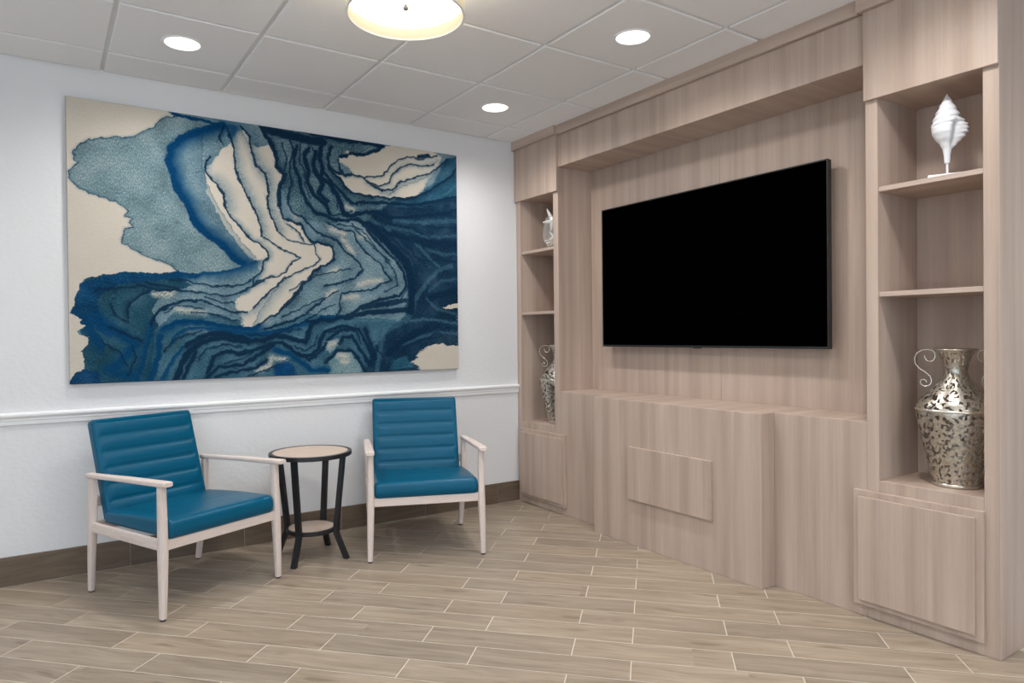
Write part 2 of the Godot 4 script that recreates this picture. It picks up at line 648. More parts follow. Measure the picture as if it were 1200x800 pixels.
func build_ceiling() -> void:
	var c := setting("ceiling", "white suspended ceiling of square tiles in a metal grid")
	part("deck", box(Vector3(WEST - 0.12, CEILING + 0.06, -0.12), Vector3(EAST + 0.12, CEILING + 0.2, SOUTH + 0.12), 0.0), mats.tile, c)
	var p := 0.61
	var gx := -2.7201
	var gz := -0.301
	var xs := []
	for i in range(-6, 7):
		var x := gx + p * i
		if x > WEST + 0.02 and x < EAST - 0.02: xs.append(x)
	var zs := []
	for j in range(0, 14):
		var z := gz + p * j
		if z > 0.02 and z < SOUTH - 0.02: zs.append(z)
	var half := 0.012
	# grid: the flat face of each bar sits a little above the tile faces
	for x in xs:
		part("grid_bar", box(Vector3(x - half, CEILING + 0.011, 0), Vector3(x + half, CEILING + 0.04, SOUTH), 0.0005), mats.tbar, c)
	for z in zs:
		part("grid_bar", box(Vector3(WEST, CEILING + 0.0112, z - half), Vector3(EAST, CEILING + 0.0402, z + half), 0.0005), mats.tbar, c)
	part("wall_angle", box(Vector3(WEST, CEILING + 0.0105, 0), Vector3(EAST, CEILING + 0.03, 0.02), 0.0005), mats.tbar, c)
	part("wall_angle", box(Vector3(EAST - 0.02, CEILING + 0.0105, 0.02), Vector3(EAST, CEILING + 0.03, SOUTH), 0.0005), mats.tbar, c)
	part("wall_angle", box(Vector3(WEST, CEILING + 0.0105, 0.02), Vector3(WEST + 0.02, CEILING + 0.03, SOUTH), 0.0005), mats.tbar, c)
	part("wall_angle", box(Vector3(WEST, CEILING + 0.0105, SOUTH - 0.02), Vector3(EAST, CEILING + 0.03, SOUTH), 0.0005), mats.tbar, c)
	var ex := [WEST] + xs + [EAST]
	var ez := [0.0] + zs + [SOUTH]
	var g := 0.0105
	var shared := {}
	for i in ex.size() - 1:
		for j in ez.size() - 1:
			var sx: float = ex[i + 1] - ex[i] - 2 * g
			var sz: float = ez[j + 1] - ez[j] - 2 * g
			if i == 0: sx -= 0.008
			var key := "%.3f %.3f" % [sx, sz]
			if not shared.has(key):
				shared[key] = box(Vector3(-sx / 2, 0, -sz / 2), Vector3(sx / 2, 0.05, sz / 2), 0.004)
			part("ceiling_tile", shared[key], mats.tile, c, Vector3((ex[i] + ex[i + 1]) / 2, CEILING, (ez[j] + ez[j + 1]) / 2))

func build_trim() -> void:
	# chair rail: a stepped moulding along the back wall
	var rail := setting("trim_1", "white moulded chair rail across the back wall")
	var prof := [[0.0, 0.812], [0.006, 0.813], [0.010, 0.818], [0.010, 0.834], [0.013, 0.839], [0.013, 0.847], [0.018, 0.853], [0.024, 0.860], [0.025, 0.868], [0.022, 0.874], [0.012, 0.877], [0.0, 0.878]]
	var st := start()
	for k in prof.size() - 1:
		var a := Vector3(WEST, prof[k][1], prof[k][0])
		var b := Vector3(0.0, prof[k][1], prof[k][0])
		var c := Vector3(0.0, prof[k + 1][1], prof[k + 1][0])
		var d := Vector3(WEST, prof[k + 1][1], prof[k + 1][0])
		var n := Vector3(0, -(prof[k + 1][0] - prof[k][0]), prof[k + 1][1] - prof[k][1])
		quad(st, a, b, c, d, n)
	part("moulding", done(st), mats.trim, rail)
	var base := setting("baseboard_back", "brown wood-look tile skirting along the back wall")
	part("mortar", box(Vector3(WEST, 0, 0), Vector3(0.0, 0.148, 0.007), 0.0), mats.grout, base)
	var x := -0.192
	var right := 0.0
	while right > WEST + 0.01:
		var left := maxf(x, WEST)
		var off := Vector2(rng.randf() * 2.4, rng.randf() * 0.6)
		var sb := start()
		add_box(sb, Vector3(left + 0.0015, 0.003, 0.0), Vector3(right - 0.0015, 0.150, 0.0115), 0.001, 0, off)
		var o := part("skirting_tile", done(sb), mats["skirt%d" % (rng.randi() % 2)], base)
		right = left
		x -= 0.6065

# ---------------------------------------------------------------- cabinetry
const BACK := 0.345

func build_bookcases() -> void:
	bookcase(0.0, 0.505, 0.05, 0.575, "narrow wood bookcase in the corner, left of the television")
	bookcase(2.645, 3.150, 2.595, 3.10, "tall wood bookcase right of the television, holding the white shell", true)

func bookcase(z0: float, z1: float, d0: float, d1: float, label: String, end := false) -> void:
	var t := thing("bookcase", label, "bookcase", Vector3(0, 0, z0), 0.0, "bookcases flanking the television")
	var w := z1 - z0
	var s := 0.054
	var W: Material = mats.wood
	wood_box("side_panel", Vector3(0, 0, 0.002), Vector3(BACK, 2.625, s), t, W)
	wood_box("side_panel", Vector3(0, 0, w - s), Vector3(BACK, 2.625, w), t, W)
	wood_box("back_panel", Vector3(BACK - 0.012, 0.0, s), Vector3(BACK, 2.625, w - s), t, W, 0.0)
	wood_box("bottom_panel", Vector3(0.0, 0.0, s), Vector3(BACK - 0.012, 0.605, w - s), t, W, 0.0015, 0)
	wood_box("top_panel", Vector3(0.0, 2.25, s), Vector3(BACK - 0.012, 2.625, w - s), t, W)
	for y in [1.417, 1.868]:
		wood_box("shelf", Vector3(0.006, y - 0.021, s), Vector3(BACK - 0.012, y, w - s), t, W, 0.0015, 1)
	# overlay doors: the lower one is a slab with a smaller raised panel on it
	var lower := wood_box("lower_door", Vector3(-0.02, 0.052, d0 - z0), Vector3(-0.0005, 0.556, d1 - z0), t, W)
	wood_box("raised_panel", Vector3(-0.034, 0.077, d0 - z0 + 0.026), Vector3(-0.02, 0.529, d1 - z0 - 0.026), lower, W)
	wood_box("upper_door", Vector3(-0.02, 2.243, 0.004), Vector3(-0.0005, 2.626, w + (0.004 if end else 0.008)), t, W)
	wood_box("crown", Vector3(-0.042, 2.627, -0.016 if end else 0.002), Vector3(BACK, 2.692, w + (0.02 if end else 0.012)), t, W, 0.0015, 1)

func build_media_wall() -> void:
	var t := thing("media_wall", "wood-panelled media wall with deep header and projecting base cabinet", "media wall", Vector3(0, 0, 0))
	var W: Material = mats.wood
	var a := 0.5055
	var b := 2.6465
	var r := 0.305
	wood_box("back_panel", Vector3(r, 0.83, a), Vector3(BACK, 2.60, 1.629), t, W, 0.001)
	wood_box("back_panel", Vector3(r, 0.83, 1.631), Vector3(BACK, 2.60, b), t, W, 0.001)
	wood_box("header", Vector3(0.0, 2.408, a), Vector3(r, 2.625, b), t, W)
	wood_box("crown", Vector3(-0.022, 2.627, a + 0.014), Vector3(BACK, 2.692, b - 0.02), t, W, 0.0015, 1)
	# lower wall of panels and the ledge it carries
	wood_box("base_panel", Vector3(0.0, 0.0, a), Vector3(r, 0.853, 0.9665), t, W)
	wood_box("base_panel", Vector3(0.0, 0.0, 2.188), Vector3(r, 0.853, b), t, W)
	var bump := wood_box("projecting_cabinet", Vector3(-0.10, 0.0, 0.967), Vector3(r, 0.8535, 2.1875), t, W)
	wood_box("drawer_front", Vector3(-0.118, 0.272, 1.285), Vector3(-0.10, 0.583, 1.897), bump, W)

func build_television() -> void:
	var t := thing("television", "large black flat-screen television on the wood wall", "television", Vector3(0.225, 1.1625, 1.524))
	var hw := 0.817
	var hh := 0.934
	var st := start()
	add_box(st, Vector3(0.004, 0, -hw), Vector3(0.03, hh, hw), 0.003)
	part("housing", done(st), mats.bezel, t)
	# thin frame of four bars round the glass
	var st2 := start()
	add_box(st2, Vector3(-0.004, hh - 0.007, -hw), Vector3(0.004, hh, hw), 0.001)
	add_box(st2, Vector3(-0.004, 0.0, -hw), Vector3(0.004, 0.012, hw), 0.001)
	add_box(st2, Vector3(-0.004, 0.012, -hw), Vector3(0.004, hh - 0.007, -hw + 0.007), 0.001)
	add_box(st2, Vector3(-0.004, 0.012, hw - 0.007), Vector3(0.004, hh - 0.007, hw), 0.001)
	part("frame", done(st2), mats.bezel, t)
	part("screen", box(Vector3(-0.002, 0.012, -hw + 0.007), Vector3(0.004, hh - 0.007, hw - 0.007), 0.0), mats.screen, t, Vector3.ZERO, "blank black screen")
	part("sensor", box(Vector3(-0.003, -0.005, -0.03), Vector3(0.006, 0.0, 0.03), 0.001), mats.bezel, t)
	part("wall_bracket", box(Vector3(0.03, 0.25, -0.3), Vector3(0.08, 0.65, 0.3), 0.003), mats.bracket, t)

# ---------------------------------------------------------------- lamps
func build_lights() -> void:
	# three in view; the others continue the pattern over the rest of the room
	var spots := [
		[-2.415, 0.614, "round recessed ceiling downlight above the left end of the rug"],
		[-0.585, 0.614, "small round ceiling downlight nearest the room corner"],
		[-0.585, 1.834, "round recessed ceiling downlight in front of the television"],
		[-0.585, 3.054, "recessed ceiling downlight beside the right bookcase, outside the view"],
		[-0.585, 4.274, "recessed ceiling downlight out of view, furthest along the cabinet wall"],
		[-4.245, 0.614, "recessed ceiling downlight out of view beyond the rug"],
		[-4.245, 2.444, "recessed ceiling downlight out of view on the left"],
		[-4.245, 4.274, "recessed ceiling downlight out of view near the camera, left"],
		[-2.415, 4.274, "recessed ceiling downlight out of view near the camera"],
		[-2.415, 6.104, "recessed ceiling downlight behind the camera"]]
	for s in spots:
		var t := thing("downlight", s[2], "downlight", Vector3(s[0], CEILING, s[1]), 0.0, "recessed ceiling downlights")
		part("trim_ring", lathe([[0.080, -0.001], [0.083, -0.004], [0.092, -0.004], [0.095, 0.0], [0.095, 0.004]], 40, 1.0, true), mats.ring, t)
		part("lens", lathe([[0.0001, -0.003], [0.078, -0.003], [0.081, 0.0], [0.081, 0.003]], 40, 1.0, true), mats.lens, t)
		var l := SpotLight3D.new()
		l.name = "lamp"
		l.light_energy = DOWNLIGHT
		l.light_color = Color(1.0, 0.99, 0.98)
		l.light_size = 0.075
		l.spot_range = 14.0
		l.spot_attenuation = 2.0
		l.spot_angle = 82.0
		l.spot_angle_attenuation = 1.0
		l.shadow_enabled = true
		l.rotation.x = -PI / 2
		l.position = Vector3(0, -0.012, 0)
		t.add_child(l)
	for d in [[-1.805, 1.834, "round cream drum-shade ceiling lamp with white diffuser"], [-1.805, 5.494, "second drum-shade ceiling lamp, behind the camera"]]:
		var t := thing("drum_lamp", d[2], "ceiling lamp", Vector3(d[0], CEILING, d[1]))
		var r := 0.229
		part("shade", lathe([[r - 0.004, -0.03], [r, -0.03], [r, -0.188], [r - 0.004, -0.188], [r - 0.004, -0.03]], 72, 1.0, true), mats.shade, t, Vector3.ZERO, "glowing cream fabric shade")
		part("shade_rim", lathe([[r - 0.006, -0.188], [r - 0.006, -0.194], [r + 0.002, -0.194], [r + 0.002, -0.188]], 72, 1.0, true), mats.ring, t)
		part("diffuser", lathe([[0.0001, -0.150], [0.12, -0.147], [0.203, -0.138], [0.205, -0.134], [0.0001, -0.130]], 72), mats.diffuser, t, Vector3.ZERO, "glowing white glass diffuser")
		part("finial", lathe([[0.0001, -0.172], [0.006, -0.171], [0.010, -0.166], [0.009, -0.160], [0.005, -0.156], [0.004, -0.148]], 20), mats.nickel, t)
		part("canopy", lathe([[0.0001, -0.03], [0.06, -0.03], [0.065, -0.025], [0.065, 0.0]], 40, 1.0, true), mats.ring, t)
		for s in 3:
			part("bracket", box(Vector3(0.06, -0.034, -0.006), Vector3(r - 0.004, -0.03, 0.006), 0.0), mats.nickel, t).rotation.y = FULL_TURN * s / 3
		var l := SpotLight3D.new()
		l.name = "lamp"
		l.light_energy = DRUM
		l.light_color = Color(1.0, 0.99, 0.975)
		l.light_size = 0.17
		l.spot_range = 14.0
		l.spot_attenuation = 2.0
		l.spot_angle = 88.0
		l.spot_angle_attenuation = 1.0
		l.shadow_enabled = true
		l.rotation.x = -PI / 2
		l.position = Vector3(0, -0.215, 0)
		t.add_child(l)
		var up := OmniLight3D.new()
		up.name = "bulb"
		up.light_energy = DRUM * 0.10
		up.light_color = Color(1.0, 0.99, 0.975)
		up.light_size = 0.05
		up.omni_range = 14.0
		up.omni_attenuation = 2.0
		up.shadow_enabled = true
		up.position = Vector3(0, -0.09, 0)
		t.add_child(up)

# ---------------------------------------------------------------- furniture
# cushion: a closed side profile (points a, b) swept along x with rounded ends; the
# quilting seams of `seamed` fade into the plain outline `plain` at the side borders
func cushion(seamed: Array, plain: Array, half_width: float, round_: float, border: float, place: Callable) -> ArrayMesh:
	var lo := Vector2(99, 99)
	var hi := Vector2(-99, -99)
	for p in plain:
		lo = lo.min(p)
		hi = hi.max(p)
	var c := (lo + hi) / 2.0
	var half := (hi - lo) / 2.0
	var rings := []
	var xs := []
	for k in 7: xs.append([-half_width + round_ * (1.0 - cos(PI / 2 * k / 6.0)), round_ * (1.0 - sin(PI / 2 * k / 6.0))])
	for f in [0.25, 0.5, 0.75, 1.0]: xs.append([-half_width + lerpf(round_, border, f), 0.0])
	for k in range(1, 8): xs.append([lerpf(-half_width + border, half_width - border, k / 8.0), 0.0])
	for f in [1.0, 0.75, 0.5, 0.25]: xs.append([half_width - lerpf(round_, border, f), 0.0])
	for k in range(6, -1, -1): xs.append([half_width - round_ * (1.0 - cos(PI / 2 * k / 6.0)), round_ * (1.0 - sin(PI / 2 * k / 6.0))])
	for e in xs:
		var ring := []
		var g := smoothstep(round_ * 1.1, border, half_width - absf(e[0]))
		for i in seamed.size():
			var q: Vector2 = plain[i].lerp(seamed[i], g)
			q = c + (q - c) * Vector2(1.0 - e[1] / half.x, 1.0 - e[1] / half.y)
			ring.append(place.call(e[0], q.x, q.y))
		rings.append(ring)
	var st := start()
	add_rings(st, rings)
	return done(st)

func chair_back_profile(depth: float) -> Array:
	# a: height along the back, b: towards the sitter
	var pts := []
	var h := 0.50
	var th := 0.062
	var rows := 6
	var r := 0.018
	pts.append(Vector2(0.0, 0.0))
	pts.append(Vector2(0.0, th * 0.8))
	for k in rows:
		var a0 := 0.004 + (h - 0.012) * k / rows
		var a1 := 0.004 + (h - 0.012) * (k + 1) / rows
		for i in 9:
			var f := i / 9.0
			var bulge := pow(sin(PI * clampf(f, 0.0, 1.0)), 0.45) if i > 0 else 0.0
			if k == 0 and i == 0: bulge = 0.8
			pts.append(Vector2(lerpf(a0, a1, f), th - depth + depth * bulge if depth > 0.0 else th - 0.003))
	for i in 5:
		var g := PI / 2 * i / 4.0
		pts.append(Vector2(h - r + r * sin(g), th - 0.004 - r + r * cos(g)))
	pts.append(Vector2(h, 0.012))
	pts.append(Vector2(h - 0.006, 0.003))
	pts.append(Vector2(h - 0.014, 0.0))
	for i in range(1, 6): pts.append(Vector2(lerpf(h - 0.014, 0.0, i / 6.0), 0.0))
	return pts

func chair_seat_profile(depth: float) -> Array:
	# a: front-back (front is larger), b: up
	var pts := []
	var back := -0.205
	var front := 0.335
	pts.append(Vector2(back, 0.0))
	pts.append(Vector2(back, 0.045))
	# seams cross the rear of the seat
	var a := back + 0.01
	var seams := 6
	var span := 0.34
	for k in seams:
		for i in 7:
			var f := i / 7.0
			var x := a + span * (k + f) / seams
			var u := (x - back) / (front - back)
			var y := 0.058 + 0.030 * u + 0.006 * sin(PI * u)
			if i == 0: y -= depth
			pts.append(Vector2(x, y))
	for i in range(1, 6):
		var x := lerpf(a + span, front - 0.05, i / 6.0)
		var u := (x - back) / (front - back)
		pts.append(Vector2(x, 0.058 + 0.030 * u + 0.006 * sin(PI * u)))
	var top := 0.0865
	var r := 0.030
	for i in 8:
		var g := PI / 2 * i / 7.0
		pts.append(Vector2(front - r - 0.004 + (r + 0.004) * sin(g), top - r + r * cos(g)))
	pts.append(Vector2(front + 0.003, 0.038))
	pts.append(Vector2(front - 0.001, 0.012))
	pts.append(Vector2(front - 0.010, 0.0))
	for i in range(1, 8): pts.append(Vector2(lerpf(front - 0.010, back, i / 8.0), 0.0))
	return pts

func build_chairs() -> void:
	var group := "teal armchairs on either side of the round table"
	var t := thing("armchair", "teal vinyl armchair standing left of the round side table", "armchair", Vector3(-2.4192, 0, 0.4968), deg_to_rad(24.2), group)
	var P: Material = mats.pale
	# seat cushion on the rails
	var seat := part("seat_cushion", cushion(chair_seat_profile(0.0028), chair_seat_profile(0.0), 0.292, 0.022, 0.06, func(x, a, b): return Vector3(x, 0.352 + b, a)), mats.vinyl, t, Vector3.ZERO, "teal vinyl seat cushion")
	# back: leans from the seat towards the wall
	var tilt := deg_to_rad(17.5)
	var back := part("backrest", cushion(chair_back_profile(0.010), chair_back_profile(0.0), 0.272, 0.016, 0.042, func(x, a, b): return Vector3(x, 0.355 + a * cos(tilt) + b * sin(tilt), -0.247 - a * sin(tilt) + b * cos(tilt))), mats.vinyl, t, Vector3.ZERO, "channelled teal vinyl backrest")
	# frame
	for s in [-1.0, 1.0]:
		var f := part("front_leg", loft([Vector3(s * 0.318, 0.008, 0.322), Vector3(s * 0.315, 0.16, 0.321), Vector3(s * 0.312, 0.30, 0.318), Vector3(s * 0.311, 0.40, 0.316), Vector3(s * 0.311, 0.594, 0.312)], [Vector2(0.0145, 0.0145), Vector2(0.018, 0.019), Vector2(0.020, 0.023), Vector2(0.019, 0.022), Vector2(0.017, 0.019)], 3.0, 16), P, t)
		part("glide", lathe([[0.0001, 0.0], [0.0125, 0.0], [0.0125, 0.008], [0.0001, 0.008]], 16), mats.glide, f, Vector3(s * 0.318, 0, 0.322))
		var q := part("rear_leg", loft([Vector3(s * 0.295, 0.008, -0.322), Vector3(s * 0.302, 0.18, -0.300), Vector3(s * 0.306, 0.31, -0.282), Vector3(s * 0.307, 0.40, -0.275), Vector3(s * 0.309, 0.572, -0.268)], [Vector2(0.0145, 0.0145), Vector2(0.017, 0.018), Vector2(0.019, 0.021), Vector2(0.018, 0.021), Vector2(0.016, 0.018)], 3.0, 16), P, t)
		part("glide", lathe([[0.0001, 0.0], [0.0125, 0.0], [0.0125, 0.008], [0.0001, 0.008]], 16), mats.glide, q, Vector3(s * 0.295, 0, -0.322))
		part("side_rail", loft([Vector3(s * 0.309, 0.330, -0.285), Vector3(s * 0.312, 0.330, 0.32)], [Vector2(0.012, 0.024), Vector2(0.012, 0.024)], 7.0, 16, Vector3(0, 1, 0)), P, t)
		part("arm", loft([Vector3(s * 0.311, 0.582, -0.300), Vector3(s * 0.311, 0.583, -0.292), Vector3(s * 0.312, 0.586, -0.2), Vector3(s * 0.314, 0.597, 0.05), Vector3(s * 0.315, 0.606, 0.33), Vector3(s * 0.315, 0.607, 0.365), Vector3(s * 0.315, 0.607, 0.374)], [Vector2(0.015, 0.009), Vector2(0.019, 0.011), Vector2(0.021, 0.011), Vector2(0.024, 0.0115), Vector2(0.026, 0.012), Vector2(0.025, 0.012), Vector2(0.020, 0.009)], 4.5, 20, Vector3(0, 1, 0)), P, t)
	part("front_rail", box(Vector3(-0.298, 0.305, 0.300), Vector3(0.298, 0.353, 0.324), 0.003, 2), P, t)
	part("rear_rail", box(Vector3(-0.29, 0.305, -0.290), Vector3(0.29, 0.353, -0.268), 0.003, 2), P, t)
	part("back_rail", box(Vector3(-0.297, 0.425, -0.300), Vector3(0.297, 0.475, -0.280), 0.003, 2), P, t)
	var c := t.duplicate()
	c.name = numbered("armchair")
	add_child(c)
	c.position = Vector3(-1.0964, 0, 0.5289)
	c.rotation.y = deg_to_rad(-21.0)
	c.set_meta("label", "teal vinyl armchair standing right of the round side table, nearest the corner")

func build_table() -> void:
	var t := thing("side_table", "round side table with wood top and black metal legs", "side table", Vector3(-1.737, 0, 0.415), 0.0)
	var top := 0.600
	part("top_rim", lathe([[0.196, top - 0.024], [0.226, top - 0.024], [0.229, top - 0.021], [0.229, top - 0.002], [0.227, top], [0.208, top], [0.206, top - 0.003]], 72, 1.0, true), mats.black, t)
	part("table_top", disc(0.207, top - 0.022, top - 0.0015), mats.table_wood, t, Vector3.ZERO, "pale oak disc inset in the black rim")
	var low := 0.172
	part("shelf_rim", lathe([[0.118, low - 0.024], [0.138, low - 0.024], [0.140, low - 0.021], [0.140, low - 0.002], [0.138, low], [0.127, low], [0.126, low - 0.003]], 60, 1.0, true), mats.black, t)
	part("lower_shelf", disc(0.1265, low - 0.022, low - 0.0015), mats.table_wood, t, Vector3.ZERO, "small pale oak disc between the legs")
	for k in 4:
		var a := deg_to_rad(45.0 + 90.0 * k)
		var d := Vector3(cos(a), 0, sin(a))
		var side := Vector3(-sin(a), 0, cos(a))
		var pts := [d * 0.212 + Vector3(0, 0.0, 0), d * 0.152 + Vector3(0, low - 0.03, 0), d * 0.150 + Vector3(0, low - 0.008, 0), d * 0.196 + Vector3(0, top - 0.024, 0)]
		var st := start()
		var rings := []
		for i in 4:
			var ring := []
			for c in [[-1, -1], [1, -1], [1, 1], [-1, 1]]:
				ring.append(pts[i] + side * c[0] * 0.015 + d * c[1] * 0.0125)
			rings.append(ring)
		add_rings(st, rings, true, true, -1)
		part("leg", done(st), mats.black, t)

func disc(r: float, y0: float, y1: float) -> ArrayMesh:
	# flat disc with a planar uv so that the grain runs straight across
	var st := start()
	st.set_smooth_group(-1)
	var n := 72
	for i in n:
		var a := FULL_TURN * i / n
		var b := FULL_TURN * (i + 1) / n
		var p := Vector3(cos(a) * r, y1, sin(a) * r)
		var q := Vector3(cos(b) * r, y1, sin(b) * r)
		var dn := Vector3(0, y0 - y1, 0)
		for f in [[Vector3(0, y1, 0), p, q], [p, p + dn, q + dn], [p, q + dn, q], [Vector3(0, y0, 0), q + dn, p + dn]]:
			for v in f:
				st.set_uv(Vector2(v.z, v.x))
				st.add_vertex(v)
	return done(st)

# ---------------------------------------------------------------- ornaments
func build_ornaments() -> void:
	build_shell()
	var v := build_vase(Vector3(0.165, 0.605, 2.930), "tall pierced silver metal vase with scroll handles in the right bookcase")
	var c := v.duplicate()
	c.name = numbered("metal_vase")
	add_child(c)
	c.position = Vector3(0.168, 0.605, 0.294)
	c.rotation.y = deg_to_rad(40.0)
	c.set_meta("label", "pierced silver metal vase half hidden in the narrow corner bookcase")
	build_glass_vase()

func build_vase(at: Vector3, label: String) -> Node3D:
	var t := thing("metal_vase", label, "vase", at, deg_to_rad(22.0), "pierced metal vases in the bookcases")
	var prof := [[0.081, 0.0], [0.087, 0.004], [0.087, 0.02], [0.091, 0.035], [0.106, 0.10], [0.123, 0.18], [0.138, 0.255], [0.145, 0.295], [0.1465, 0.315], [0.143, 0.330], [0.131, 0.350], [0.109, 0.378], [0.085, 0.405], [0.062, 0.430], [0.047, 0.452], [0.041, 0.472], [0.042, 0.490], [0.048, 0.515], [0.058, 0.540], [0.068, 0.556], [0.073, 0.563]]
	# uv: once round, and up the wall once
	var st := start()
	var n := 64
	var run := [0.0]
	for k in range(1, prof.size()): run.append(run[k - 1] + Vector2(prof[k][0] - prof[k - 1][0], prof[k][1] - prof[k - 1][1]).length())
	st.set_smooth_group(1)
	for k in prof.size() - 1:
		for i in n:
			for o in [[k, i], [k, i + 1], [k + 1, i + 1], [k, i], [k + 1, i + 1], [k + 1, i]]:
				var a: float = FULL_TURN * o[1] / n
				st.set_uv(Vector2(float(o[1]) / n * 1.0, 1.0 - run[o[0]] / run[-1]))
				st.add_vertex(Vector3(cos(a) * prof[o[0]][0], prof[o[0]][1], sin(a) * prof[o[0]][0]))
	part("body", done(st), mats.silver, t, Vector3.ZERO, "silver sheet pierced with leaf-shaped holes")
	part("rim", lathe([[0.072, 0.560], [0.076, 0.561], [0.077, 0.566], [0.073, 0.568], [0.070, 0.565]], 56), mats.wire, t)
	part("shoulder_band", lathe([[0.145, 0.309], [0.1485, 0.312], [0.1485, 0.318], [0.145, 0.321]], 64), mats.wire, t)
	part("base", lathe([[0.0001, 0.0], [0.085, 0.0], [0.090, 0.003], [0.090, 0.012], [0.086, 0.016], [0.0001, 0.016]], 56), mats.wire, t)
	for s in [-1.0, 1.0]:
		# an S scroll: a curl by the rim, a bow out and down, a curl on the shoulder
		var pts := [[0.121, 0.538], [0.118, 0.525], [0.111, 0.516], [0.098, 0.513], [0.088, 0.519], [0.082, 0.533], [0.083, 0.548], [0.091, 0.559], [0.107, 0.564], [0.130, 0.561], [0.148, 0.548], [0.157, 0.528], [0.154, 0.503], [0.139, 0.483], [0.117, 0.467], [0.101, 0.451], [0.096, 0.434], [0.098, 0.420], [0.106, 0.411], [0.119, 0.408], [0.131, 0.413], [0.137, 0.424], [0.133, 0.434], [0.123, 0.437], [0.115, 0.431], [0.114, 0.424]]
		var path := []
		var size := []
		for p in pts:
			path.append(Vector3(0, p[1], s * (p[0] - 0.009)))
			size.append(Vector2(0.0024, 0.0024))
		part("handle", loft(path, size, 2.0, 8, Vector3(1, 0, 0)), mats.wire, t, Vector3.ZERO, "thin silver wire scroll handle")
	return t

func build_shell() -> void:
	# a white whelk on a rod: coiled whorls, a flaring ribbed lip and a tapering canal
	var t := thing("shell_sculpture", "white whelk shell sculpture on a small stand, on the top shelf", "sculpture", Vector3(0.085, 1.868, 2.935), deg_to_rad(-66.0))
	part("stand", box(Vector3(-0.068, 0, -0.035), Vector3(0.068, 0.014, 0.035), 0.002), mats.ceramic, t)
	part("rod", lathe([[0.0045, 0.014], [0.0045, 0.085]], 14), mats.ceramic, t)
	var st := start()
	var rings := []
	var h0 := 0.062
	var h1 := 0.342
	var n := 60
	var steps := 84
	var outline := [[0.0, 0.010], [0.10, 0.012], [0.20, 0.016], [0.28, 0.026], [0.36, 0.042], [0.44, 0.053], [0.52, 0.055], [0.60, 0.050], [0.70, 0.041], [0.80, 0.029], [0.90, 0.0155], [1.0, 0.0012]]
	for k in steps + 1:
		var f := float(k) / steps
		var y := lerpf(h0, h1, f)
		var r := 0.0
		for q in outline.size() - 1:
			if f >= outline[q][0] and f <= outline[q + 1][0]:
				r = lerpf(outline[q][1], outline[q + 1][1], smoothstep(outline[q][0], outline[q + 1][0], f) * 0.4 + 0.6 * (f - outline[q][0]) / (outline[q + 1][0] - outline[q][0]))
		var ring := []
		for i in n:
			var a := FULL_TURN * i / n
			# whorls: shallow helical shoulders that tighten up the spire
			var turn := 0.0
			if f > 0.50:
				var g := (f - 0.50) / 0.50
				var ph := 5.2 * pow(g, 0.85) + a / FULL_TURN
				turn = ph - floorf(ph)
				turn = (0.35 - absf(turn - 0.3)) * 0.26 * smoothstep(0.0, 0.15, g)
			var rr := r * (1.0 + turn)
			# the ribbed lip flares on one side, with the hollow of the mouth beside it
			if f > 0.20 and f < 0.62:
				var lift := pow(sin(PI * (f - 0.20) / 0.42), 0.8)
				var da := wrapf(a - 0.10, -PI, PI)
				rr += exp(-pow(da / 0.30, 2.0)) * lift * 0.021 * (1.0 + 0.16 * sin(f * 110.0))
				rr -= exp(-pow((da - 0.72) / 0.34, 2.0)) * lift * 0.42 * r
			ring.append(Vector3(cos(a) * rr, y, sin(a) * rr))
		rings.append(ring)
	add_rings(st, rings)
	part("shell", done(st), mats.ceramic, t, Vector3.ZERO, "white coiled shell with a ribbed lip")

